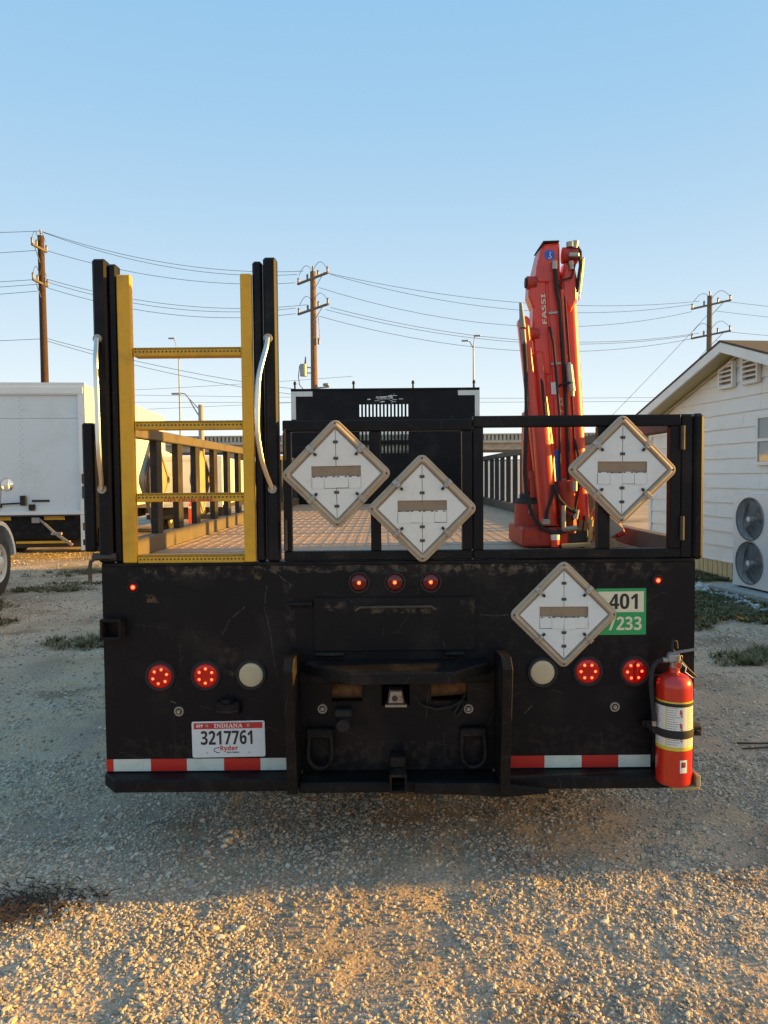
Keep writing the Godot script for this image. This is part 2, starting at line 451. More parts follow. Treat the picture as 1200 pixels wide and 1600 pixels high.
	M.cab_glass = mat(Color(0.25, 0.55, 0.5, 0.28), 0.03)
	M.cab_glass.transparency = BaseMaterial3D.TRANSPARENCY_ALPHA
	M.mirror = mat(lin(0.9, 0.9, 0.9), 0.03, 1.0)
	M.grille = mat(lin(0.2, 0.21, 0.22), 0.5, 0.3)
	M.concrete = tri_mat(ramp_tex(noise_image(54, 0.02, 5, 512), [[0.0, Color(0.34, 0.31, 0.25)], [1.0, Color(0.52, 0.48, 0.39)]]), 0.15, 0.9)
	M.slab = tri_mat(ramp_tex(noise_image(55, 0.05, 4, 256), [[0.0, Color(0.28, 0.28, 0.27)], [1.0, Color(0.42, 0.41, 0.39)]]), 1.2, 0.9)
	M.pole_wood = tri_mat(ramp_tex(noise_image(56, 0.04, 4, 256), [[0.0, Color(0.1, 0.058, 0.033)], [1.0, Color(0.26, 0.16, 0.09)]]), 0.8, 0.9)
	M.pole_dark = tri_mat(ramp_tex(noise_image(57, 0.04, 4, 256), [[0.0, Color(0.035, 0.018, 0.012)], [1.0, Color(0.085, 0.045, 0.028)]]), 0.8, 0.9)
	M.pole_grey = tri_mat(ramp_tex(noise_image(58, 0.04, 4, 256), [[0.0, Color(0.1, 0.085, 0.07)], [1.0, Color(0.2, 0.17, 0.14)]]), 0.8, 0.9)
	M.galv = mat(lin(0.3, 0.31, 0.32), 0.5, 0.4)
	M.wire = mat(lin(0.03, 0.03, 0.032), 0.6)
	M.porcelain = mat(lin(0.2, 0.18, 0.17), 0.3)
	M.orange = mat(lin(0.75, 0.09, 0.015), 0.5)
	M.canvas = tri_mat(ramp_tex(noise_image(59, 0.05, 4, 256), [[0.0, Color(0.1, 0.065, 0.03)], [1.0, Color(0.3, 0.21, 0.1)]]), 2.5, 0.95)
	M.leather = mat(lin(0.018, 0.012, 0.01), 0.7)
	M.bracket = tri_mat(scuffed(Color(0.42, 0.32, 0.15), Color(0.2, 0.13, 0.07), Color(0.4, 0.3, 0.2), 28, 0.9, 200, 512), 3.0, 0.6)
	M.fence_wood = tri_mat(ramp_tex(noise_image(60, 0.05, 4, 256), [[0.0, Color(0.17, 0.13, 0.1)], [1.0, Color(0.32, 0.26, 0.2)]]), 1.0, 0.9)
	M.twig = mat(lin(0.06, 0.035, 0.022), 0.9)
	M.grass = mat(Color.WHITE, 0.8)
	M.grass.vertex_color_use_as_albedo = true
	M.grass.backlight_enabled = true; M.grass.backlight = Color(0.1, 0.12, 0.03)

# ---------------------------------------------------------------- ground
var n1 := FastNoiseLite.new()
var n2 := FastNoiseLite.new()
var n3 := FastNoiseLite.new()

func height(x: float, z: float) -> float:
	var near := clampf(1.0 - (absf(x) + absf(z)) / 60.0, 0, 1)
	var h := n1.get_noise_2d(x, z) * 0.022 + n2.get_noise_2d(x, z) * 0.02 + n2.get_noise_2d(x * 3.1 + 5.0, z * 3.1) * 0.008
	return h * near

func soil(x: float, z: float) -> Color:
	# grey crushed limestone, dusty tracks, brown soil
	var a := n1.get_noise_2d(x * 1.3 + 40, z * 1.3) * 0.5 + 0.5
	var b := n2.get_noise_2d(x * 0.8, z * 0.8 + 70) * 0.5 + 0.5
	var d := n3.get_noise_2d(x, z) * 0.5 + 0.5
	var c := Color(0.63, 0.505, 0.385).lerp(Color(0.46, 0.37, 0.29), smoothstep(0.3, 0.7, a))
	var dust := smoothstep(0.5, 0.72, b * 0.6 + a * 0.4)
	# a wheel track of fine dust runs past the truck on either side
	dust = maxf(dust * 0.7, smoothstep(1.2, 0.3, absf(x + 2.6 + 0.25 * sin(z * 0.7))) * smoothstep(0.3, 0.6, b) * 0.9)
	c = c.lerp(Color(0.64, 0.485, 0.33), dust)
	c = c.lerp(Color(0.22, 0.15, 0.1), smoothstep(0.60, 0.78, d) * 0.7)
	# thin turf and leaf litter, where the grass grows
	if z < -3.2 and z > -12.5:
		var k := n1.get_noise_2d(x * 0.7 + 90, z * 1.0) * 0.5 + 0.5 + n2.get_noise_2d(x, z) * 0.08
		var lim := 0.57 if x < 0 else 0.46 + smoothstep(3.3, 2.0, x) * 0.16 + smoothstep(-6.0, -4.0, z) * 0.14
		c = c.lerp(Color(0.27, 0.215, 0.125), smoothstep(lim - 0.05, lim + 0.05, k) * 0.8 * smoothstep(-3.2, -4.0, z))
	return c

func make_ground():
	n1.seed = 4; n1.frequency = 0.55; n1.fractal_octaves = 4
	n2.seed = 9; n2.frequency = 2.2; n2.fractal_octaves = 4
	n3.seed = 14; n3.frequency = 0.8; n3.fractal_octaves = 4
	var xs := []
	var zs := []
	var q := 0.0
	var step := 0.045
	while q < 700.0:
		xs.append(q)
		if q > 0.0: xs.append(-q)
		if q > 2.6: step *= 1.055
		q += step
	xs.sort()
	q = 2.4; step = 0.045
	while q > -900.0:
		zs.append(q)
		if q < -4.0: step *= 1.05
		q -= step
	q = 2.4; step = 0.08
	while q < 120.0:
		q += step; step *= 1.2
		zs.push_front(q)
	var nx := xs.size()
	var nz := zs.size()
	var v := PackedVector3Array()
	var nn := PackedVector3Array()
	var cc := PackedColorArray()
	var ix := PackedInt32Array()
	for j in nz:
		for i in nx:
			var x: float = xs[i]
			var z: float = zs[j]
			v.append(Vector3(x, height(x, z), z))
			nn.append(Vector3(height(x - 0.03, z) - height(x + 0.03, z), 0.06, height(x, z - 0.03) - height(x, z + 0.03)).normalized())
			cc.append(soil(x, z))
	for j in nz - 1:
		for i in nx - 1:
			var a := j * nx + i
			ix.append_array(PackedInt32Array([a, a + nx + 1, a + nx, a, a + 1, a + nx + 1]))
	# zs runs towards -z, so these wind clockwise seen from above when flipped
	for k in range(0, ix.size(), 3):
		var pa := v[ix[k]]; var pb := v[ix[k + 1]]; var pc := v[ix[k + 2]]
		if (pb - pa).cross(pc - pa).y > 0.0:
			var w := ix[k + 1]; ix[k + 1] = ix[k + 2]; ix[k + 2] = w
	var arr := []
	arr.resize(Mesh.ARRAY_MAX)
	arr[Mesh.ARRAY_VERTEX] = v; arr[Mesh.ARRAY_NORMAL] = nn; arr[Mesh.ARRAY_COLOR] = cc; arr[Mesh.ARRAY_INDEX] = ix
	var am := ArrayMesh.new()
	am.add_surface_from_arrays(Mesh.PRIMITIVE_TRIANGLES, arr)
	var m := StandardMaterial3D.new()
	m.vertex_color_use_as_albedo = true
	var cell := noise_image(71, 0.055, 2, 1024, FastNoiseLite.TYPE_CELLULAR)
	m.albedo_texture = ramp_tex(cell, [[0.0, Color(1.0, 1.0, 0.98)], [0.35, Color(0.85, 0.83, 0.81)], [0.7, Color(0.6, 0.57, 0.54)], [1.0, Color(0.4, 0.37, 0.34)]])
	m.uv1_triplanar = true; m.uv1_world_triplanar = true
	m.uv1_scale = Vector3(1.1, 1.1, 1.1)
	m.roughness = 0.96
	m.metallic_specular = 0.25
	var bump := noise_image(71, 0.055, 2, 1024, FastNoiseLite.TYPE_CELLULAR)
	bump.convert(Image.FORMAT_RGBA8)
	for y in 1024:
		for x in 1024:
			var p := bump.get_pixel(x, y)
			bump.set_pixel(x, y, Color(1.0 - p.r, 1.0 - p.g, 1.0 - p.b, 1))
	bump.bump_map_to_normal_map(3.5)
	bump.generate_mipmaps()
	m.normal_enabled = true
	m.normal_texture = ImageTexture.create_from_image(bump)
	am.surface_set_material(0, m)
	var o := put("ground", am, self)
	o.set_meta("kind", "structure")
	o.set_meta("label", "grey crushed limestone yard with dusty wheel tracks")

func stone_mesh() -> ArrayMesh:
	# an uneven broken pebble: an icosahedron split once and pushed about
	var p := (1.0 + sqrt(5.0)) / 2.0
	var V := [Vector3(-1, p, 0), Vector3(1, p, 0), Vector3(-1, -p, 0), Vector3(1, -p, 0), Vector3(0, -1, p), Vector3(0, 1, p), Vector3(0, -1, -p), Vector3(0, 1, -p), Vector3(p, 0, -1), Vector3(p, 0, 1), Vector3(-p, 0, -1), Vector3(-p, 0, 1)]
	var F := [[0, 11, 5], [0, 5, 1], [0, 1, 7], [0, 7, 10], [0, 10, 11], [1, 5, 9], [5, 11, 4], [11, 10, 2], [10, 7, 6], [7, 1, 8], [3, 9, 4], [3, 4, 2], [3, 2, 6], [3, 6, 8], [3, 8, 9], [4, 9, 5], [2, 4, 11], [6, 2, 10], [8, 6, 7], [9, 8, 1]]
	var f := FastNoiseLite.new()
	f.seed = 6; f.frequency = 0.9
	var warp := func(a: Vector3) -> Vector3:
		a = a.normalized()
		return a * (1.0 + 0.45 * f.get_noise_3d(a.x * 1.5, a.y * 1.5, a.z * 1.5)) * Vector3(1, 0.72, 0.86)
	var mb := MB.new()
	for t in F:
		var a: Vector3 = V[t[0]]; var b: Vector3 = V[t[1]]; var c: Vector3 = V[t[2]]
		var ab := (a + b) / 2; var bc := (b + c) / 2; var ca := (c + a) / 2
		for s in [[a, ab, ca], [ab, b, bc], [ca, bc, c], [ab, bc, ca]]:
			var A: Vector3 = warp.call(s[0]); var B: Vector3 = warp.call(s[1]); var C: Vector3 = warp.call(s[2])
			mb.flat(A, B, C, A + B + C)
	return mb.mesh(M.gravel)

func scatter(called: String, label: String, ms: Mesh, tf: Array, cols: PackedColorArray, parent: Node) -> MultiMeshInstance3D:
	var mm := MultiMesh.new()
	mm.transform_format = MultiMesh.TRANSFORM_3D
	mm.use_colors = true
	mm.mesh = ms
	mm.instance_count = tf.size()
	for i in tf.size():
		mm.set_instance_transform(i, tf[i])
		mm.set_instance_color(i, cols[i])
	var o := MultiMeshInstance3D.new()
	o.multimesh = mm
	o.name = numbered(called)
	parent.add_child(o, true)
	o.set_meta("kind", "stuff"); o.set_meta("label", label)
	return o

func make_gravel():
	rng.seed = 77
	var tf := []
	var co := PackedColorArray()
	# [x0, x1, z0, z1, stones, smallest, largest]
	for a in [[-2.6, 2.6, -1.2, 1.6, 210000, 0.0018, 0.0085], [-2.6, 2.6, -1.2, 1.6, 2400, 0.008, 0.016], [-6.2, -1.2, -9.0, -1.0, 30000, 0.004, 0.014], [1.2, 5.0, -8.0, -1.0, 30000, 0.004, 0.013], [-9, -2, -14, -8, 5000, 0.008, 0.02]]:
		for i in a[4]:
			var x := rng.randf_range(a[0], a[1])
			var z := rng.randf_range(a[2], a[3])
			var b := n2.get_noise_2d(x * 0.8, z * 0.8 + 70) * 0.5 + 0.5
			var keep := n1.get_noise_2d(x * 1.6 + 13, z * 1.6 - 7) * 0.5 + 0.5
			if rng.randf() > smoothstep(0.26, 0.58, keep) * 0.9 + 0.2 - b * 0.12: continue
			var s: float = lerpf(a[5], a[6], pow(rng.randf(), 2.6))
			var bs := Basis(Vector3(0, 1, 0), rng.randf() * TAU) * Basis(Vector3(1, 0, 0), rng.randf_range(-0.5, 0.5)) * Basis(Vector3(0, 0, 1), rng.randf_range(-0.5, 0.5))
			bs = bs * Basis.from_scale(Vector3(rng.randf_range(0.8, 1.5), rng.randf_range(0.7, 1.15), rng.randf_range(0.75, 1.2)) * s)
			tf.append(Transform3D(bs, Vector3(x, height(x, z) + s * 0.22, z)))
			var g := rng.randf_range(0.24, 0.66)
			var w := rng.randf()
			co.append(Color(g, g * lerpf(0.79, 0.9, w), g * lerpf(0.56, 0.76, w)))
	scatter("gravel", "loose crushed limestone pebbles strewn over the yard", stone_mesh(), tf, co, self)

func make_grass():
	rng.seed = 5
	var mb := MB.new()
	for i in 9:
		var a := rng.randf() * TAU
		var d := Vector3(cos(a), 0, sin(a))
		var w := Vector3(-d.z, 0, d.x) * 0.0035
		var p := d * rng.randf() * 0.012
		var h := rng.randf_range(0.03, 0.06)
		var q := p + d * h * 0.35 + Vector3(0, h * 0.65, 0)
		var e := p + d * h * rng.randf_range(0.7, 1.2) + Vector3(0, h, 0)
		mb.flat(p - w, p + w, q + w * 0.8, d + Vector3(0, 0.4, 0)); mb.flat(p - w, q + w * 0.8, q - w * 0.8, d + Vector3(0, 0.4, 0)); mb.flat(q - w * 0.8, q + w * 0.8, e, d + Vector3(0, 0.4, 0))
	var ms := mb.mesh(M.grass)
	for area in [["low ragged grass growing in the gravel beside the box truck", -9.5, -1.6, -10.5, -3.8, 30000], ["patchy green grass growing along the house skirting", 1.6, 6.0, -12.0, -3.2, 34000]]:
		var tf := []
		var co := PackedColorArray()
		for i in area[5]:
			var x := rng.randf_range(area[1], area[2])
			var z := rng.randf_range(area[3], area[4])
			var k := n1.get_noise_2d(x * 0.7 + 90, z * 1.0) * 0.5 + 0.5
			var lim := 0.54
			if x > 0:
				lim = 0.43 + smoothstep(3.3, 2.0, x) * 0.16 + smoothstep(-6.0, -4.0, z) * 0.14
				if x > 5.3 + 0.117 * (z + 8.37): continue
			if k < lim + rng.randf() * 0.12 or rng.randf() < 0.35: continue
			var s := rng.randf_range(0.5, 1.25)
			tf.append(Transform3D(Basis(Vector3(0, 1, 0), rng.randf() * TAU) * Basis.from_scale(Vector3(s * 1.4, s, s * 1.4)), Vector3(x, height(x, z) - 0.004, z)))
			var g := rng.randf()
			co.append(Color(0.085, 0.095, 0.032).lerp(Color(0.24, 0.175, 0.085), g * (0.55 if x > 0 else 1.0)))
		scatter("grass", area[0], ms, tf, co, self)
	# a dead weed lying in the near gravel, and a bent twig
	var wb := MB.new()
	for i in 700:
		var p := Vector3(rng.randfn() * 0.12, 0.004 + rng.randf() * 0.012, rng.randfn() * 0.07)
		var a := rng.randf() * TAU
		var d := Vector3(cos(a), rng.randf_range(0.0, 0.5), sin(a)) * rng.randf_range(0.02, 0.05)
		var w := Vector3(-sin(a), 0.3, cos(a)) * rng.randf_range(0.002, 0.006)
		wb.flat(p - w, p + w, p + d, Vector3.UP)
		if i % 20 == 0: wb.tube([p, p + d * 0.8 + Vector3(0, 0.008, 0), p + d * 1.6], 0.0016, 4)
	var weed := obj("dead_weed", wb, M.twig, self)
	weed.position = Vector3(-1.45, height(-1.45, 0.36), 0.36)
	tag(weed, "dark dried weed clump lying flat in the gravel behind the truck", "weed")
	var tb := MB.new()
	tb.tube([Vector3(-0.12, 0.012, -0.02), Vector3(0, 0.02, 0.01), Vector3(0.12, 0.016, 0.0), Vector3(0.3, 0.01, 0.02)], 0.006, 5)
	tb.tube([Vector3(-0.12, 0.008, 0.06), Vector3(0.02, 0.014, 0.07), Vector3(0.28, 0.012, 0.05)], 0.005, 5)
	var tw := obj("twig", tb, M.twig, self)
	tw.position = Vector3(2.2, height(2.2, -1.37), -1.37)
	tag(tw, "thin dry twig lying on gravel to the right of the truck", "twig")

# ---------------------------------------------------------------- flatbed truck
func rdiamond(d: float, r: float, k := 5) -> Array:
	# a diamond with rounded corners, counter-clockwise from the right corner
	var out := []
	for c in 4:
		var a := c * PI / 2
		var p := Vector2(cos(a), sin(a)) * (d - r * (sqrt(2.0) - 1.0) - r)
		for i in k + 1:
			var b := a - PI / 4 + PI / 2 * i / k
			out.append(p + Vector2(cos(b), sin(b)) * r)
	return out

func loft(mb: MB, rings: Array):
	for i in rings.size() - 1:
		var a: Array = rdiamond(rings[i][0], rings[i][1])
		var b: Array = rdiamond(rings[i + 1][0], rings[i + 1][1])
		var za: float = rings[i][2]
		var zb: float = rings[i + 1][2]
		var dd: float = rings[i + 1][0] - rings[i][0]
		for j in a.size():
			var k := (j + 1) % a.size()
			var rad := Vector3(a[j].x + a[k].x, a[j].y + a[k].y, 0).normalized()
			var o := rad * (zb - za) + Vector3(0, 0, -dd)
			if i == 0: o = rad
			mb.quad(Vector3(a[j].x, a[j].y, za), Vector3(a[k].x, a[k].y, za), Vector3(b[k].x, b[k].y, zb), Vector3(b[j].x, b[j].y, zb), o)

func make_placard(parent: Node, which: int) -> Node3D:
	var face: Material = M.white_panel if which < 2 else M.white_panel_cool
	var p := part("placard_holder", parent)
	var f := MB.new()
	loft(f, [[0.234, 0.03, 0.0], [0.2365, 0.03, 0.004], [0.233, 0.028, 0.008], [0.221, 0.022, 0.009], [0.218, 0.02, 0.015], [0.209, 0.016, 0.0185], [0.201, 0.012, 0.0165], [0.197, 0.01, 0.010], [0.194, 0.01, 0.004]])
	f.prism(rdiamond(0.2345, 0.03), -0.003, 0.0042)
	obj("frame", f, M.tan, p)
	for s in [-1.0, 1.0]:
		var w := MB.new()
		w.prism([Vector2(0.0012 * s, 0.186), Vector2(0.186 * s, 0.0), Vector2(0.0012 * s, -0.186), Vector2(0.0012 * s, -0.060), Vector2(0.103 * s, -0.060), Vector2(0.103 * s, 0.034), Vector2(0.0012 * s, 0.034)], 0.0075, 0.0105, 0.0006)
		obj("panel", w, face, p)
	var fl := MB.new()
	fl.bx(-0.0251, 0.0251, -0.0495, 0.0, 0.0, 0.0022, 0.0004)
	var fm := fl.mesh(face)
	for i in 4:
		var up: float = [[0.0, 0.002, 0.003, 0.0005], [-0.002, 0.001, 0.0, 0.003], [0.0, -0.004, 0.002, -0.001], [0.003, 0.0, -0.002, 0.001]][which][i]
		var nf := put("number_flap", fm, p, Vector3(-0.0765 + i * 0.051, -0.0105 + up, 0.0095))
		nf.rotation.x = -0.02 * ((i + which) % 3); nf.rotation.z = [0.0, 0.015, -0.012, 0.006][(i + which) % 4]
	var sb := MB.new(); sb.bx(-0.112, 0.112, -0.066, 0.04, 0.0045, 0.006); obj("slot_back", sb, M.slot, p)
	var h := MB.new()
	h.bx(-0.010, -0.003, -0.006, 0.006, 0, 0.003, 0.0008); h.bx(0.003, 0.010, -0.006, 0.006, 0, 0.003, 0.0008); h.cyl(Vector3(0, -0.006, 0.002), Vector3(0, 0.006, 0.002), 0.0024, -1, 6)
	var hm := h.mesh(M.clip)
	for y in [0.134, 0.066, -0.076, -0.134]:
		put("hinge", hm, p, Vector3(0, y, 0.0105))
	var sh := MB.new()
	for i in 4:
		for e in [-0.017, 0.015]:
			sh.bx(-0.0765 + i * 0.051 + e - 0.005, -0.0765 + i * 0.051 + e + 0.005, -0.013, -0.009, 0.0118, 0.0135, 0.0006)
	obj("flap_hooks", sh, M.clip, p)
	for s in [-1.0, 1.0]:
		for u in [-1.0, 1.0]:
			var k := MB.new()
			var a := Vector3(0.108 * s, 0.106 * u, 0.0205)
			var e := Vector3(0.087 * s, 0.084 * u, 0.0155)
			k.beam(a + Vector3(0.012 * s, 0.012 * u, -0.006), a + Vector3(-0.012 * s, -0.012 * u, 0.0), 0.02, 0.004, 0.001)
			k.beam(a, e, 0.009, 0.004, 0.001)
			var kk := obj("clamp", k, M.steel_dull, p)
			var tip := MB.new()
			tip.beam(e + Vector3(0.004 * s, 0.004 * u, 0.001), e + Vector3(-0.006 * s, -0.006 * u, 0.001), 0.011, 0.007, 0.002)
			obj("clamp_tip", tip, M.rubber, p)
	var rv := MB.new()
	for q in [Vector2(0.21, 0), Vector2(-0.21, 0), Vector2(0, 0.21), Vector2(0, -0.21)]:
		rv.cyl(Vector3(q.x, q.y, 0.006), Vector3(q.x, q.y, 0.018), 0.005, 0.004, 8)
	obj("rivets", rv, M.clip, p)
	return p

func led_lamp(parent: Node, at: Vector3, turn: float) -> Node3D:
	var p := part("tail_lamp", parent, at)
	var g := MB.new(); g.ring(Vector3.ZERO, Vector3(0, 0, 1), 0.049, 0.066, 0.013, 32); obj("grommet", g, M.rubber, p)
	var l := MB.new()
	l.x = Transform3D(Basis(Vector3(1, 0, 0), PI / 2), Vector3.ZERO)
	l.lathe([Vector2(0.051, 0.0), Vector2(0.051, 0.007), Vector2(0.047, 0.0105), Vector2(0.03, 0.0125), Vector2(0.0, 0.013)], Vector3.ZERO, 32)
	obj("lens", l, M.lens, p)
	for i in 6:
		var d := MB.new()
		var a := TAU * i / 6 + turn
		d.x = Transform3D(Basis(Vector3(1, 0, 0), PI / 2), Vector3(cos(a) * 0.0305, sin(a) * 0.0305, 0.0115))
		d.lathe([Vector2(0.0058, 0.0), Vector2(0.005, 0.002), Vector2(0.003, 0.003), Vector2(0.0, 0.0034)], Vector3.ZERO, 10)
		obj("led", d, M.led, p)
	return p

func marker_lamp(parent: Node, at: Vector3, r: float, led: float, grommet: bool):
	var p := part("marker_lamp", parent, at)
	if grommet:
		var g := MB.new(); g.ring(Vector3.ZERO, Vector3(0, 0, 1), r * 0.86, r * 1.12, 0.012, 28); obj("grommet", g, M.rubber, p)
	var l := MB.new()
	l.x = Transform3D(Basis(Vector3(1, 0, 0), PI / 2), Vector3.ZERO)
	l.lathe([Vector2(r * 0.9, 0.0), Vector2(r * 0.88, 0.006), Vector2(r * 0.6, 0.011), Vector2(0.0, 0.013)], Vector3.ZERO, 24)
	obj("lens", l, M.lens_dark, p)
	var d := MB.new()
	d.x = Transform3D(Basis(Vector3(1, 0, 0), PI / 2), Vector3(0, 0, 0.0115))
	d.lathe([Vector2(led, 0.0), Vector2(led * 0.7, 0.0025), Vector2(0.0, 0.0035)], Vector3.ZERO, 12)
	obj("led", d, M.led, p)
	var hl := MB.new(); hl.ring(Vector3(0, 0, 0.0108), Vector3(0, 0, 1), led, led * 1.9, 0.0012, 18); obj("reflector", hl, M.lens, p)

func bolt(parent: Node, at: Vector3, r: float):
	var b := MB.new()
	b.ring(at, Vector3(0, 0, 1), r * 0.55, r, 0.006, 20)
	b.cyl(at, at + Vector3(0, 0, 0.009), r * 0.5, r * 0.42, 6)
	b.cyl(at + Vector3(0, 0, 0.009), at + Vector3(0, 0, 0.014), r * 0.2, -1, 10)
	obj("bolt", b, M.steel_dull, parent)

func rung(parent: Node, y: float, wear: bool):
	var r := part("rung", parent)
	var b := MB.new()
	var x0 := -1.11
	var x1 := -0.656
	b.bx(x0, x1, y - 0.018, y + 0.010, -0.075, -0.004, 0.003)
	var k := 46
	for i in k:
		var a := x0 + (x1 - x0) * (i + 0.2) / k
		b.bx(a, a + (x1 - x0) / k * 0.55, y + 0.010, y + 0.0165, -0.07, -0.005, 0.0015)
	obj("channel", b, M.yellow, r)
	var d := MB.new()
	for i in 28:
		var a := x0 + 0.012 + (x1 - x0 - 0.02) * i / 27.0
		d.cyl(Vector3(a, y + 0.001, -0.0045), Vector3(a, y + 0.001, -0.003), 0.0046, 0.0042, 8)
	obj("perforations", d, M.clip, r)
	var t := MB.new()
	t.bx(x0 + 0.002, x1 - 0.002, y + 0.0155, y + 0.019, -0.068, -0.008, 0.001)
	obj("grip_strip", t, M.tread, r)

func wheel(parent: Node, at: Vector3, r: float, w: float, side: float, rim_mat: Material):
	# side: +1 the face looks along +x
	var p := part("wheel", parent, at)
	var ty := MB.new()
	ty.x = Transform3D(Basis(Vector3(0, 0, 1), -PI / 2 * side), Vector3.ZERO)
	ty.lathe([Vector2(r * 0.58, -w / 2), Vector2(r * 0.82, -w / 2 - 0.005), Vector2(r * 0.95, -w / 2 + 0.015), Vector2(r, -w / 2 + 0.04), Vector2(r, w / 2 - 0.04), Vector2(r * 0.95, w / 2 - 0.015), Vector2(r * 0.82, w / 2 + 0.005), Vector2(r * 0.58, w / 2)], Vector3.ZERO, 36)
	obj("tyre", ty, M.tyre, p)
	var ri := MB.new()
	ri.x = ty.x
	ri.lathe([Vector2(r * 0.60, w / 2 - 0.01), Vector2(r * 0.57, w / 2 + 0.002), Vector2(r * 0.54, w / 2 - 0.02), Vector2(r * 0.52, w / 2 - 0.05)], Vector3.ZERO, 36)
	for i in 10:
		ri.lathe([Vector2(r * 0.52, w / 2 - 0.05), Vector2(r * 0.40, w / 2 - 0.035)], Vector3.ZERO, 3, TAU * i / 10, TAU * (i + 0.62) / 10)
	ri.lathe([Vector2(r * 0.40, w / 2 - 0.035), Vector2(r * 0.25, w / 2 - 0.03), Vector2(r * 0.22, w / 2 - 0.02), Vector2(r * 0.2, w / 2 + 0.025), Vector2(0.0, w / 2 + 0.03)], Vector3.ZERO, 36)
	obj("rim", ri, rim_mat, p)
	var ho := MB.new()
	ho.x = ty.x
	ho.lathe([Vector2(r * 0.56, -w / 2 + 0.03), Vector2(r * 0.56, w / 2 - 0.16), Vector2(0.0, w / 2 - 0.16)], Vector3.ZERO, 24)
	obj("brake_drum", ho, M.rust, p)
	var nu := MB.new()
	for i in 10:
		var a := TAU * (i + 0.5) / 10
		nu.x = ty.x * Transform3D(Basis.IDENTITY, Vector3(cos(a) * r * 0.33, 0, sin(a) * r * 0.33))
		nu.cyl(Vector3(0, w / 2 - 0.04, 0), Vector3(0, w / 2 - 0.015, 0), 0.016, -1, 6)
	obj("wheel_nuts", nu, M.steel_dull, p)

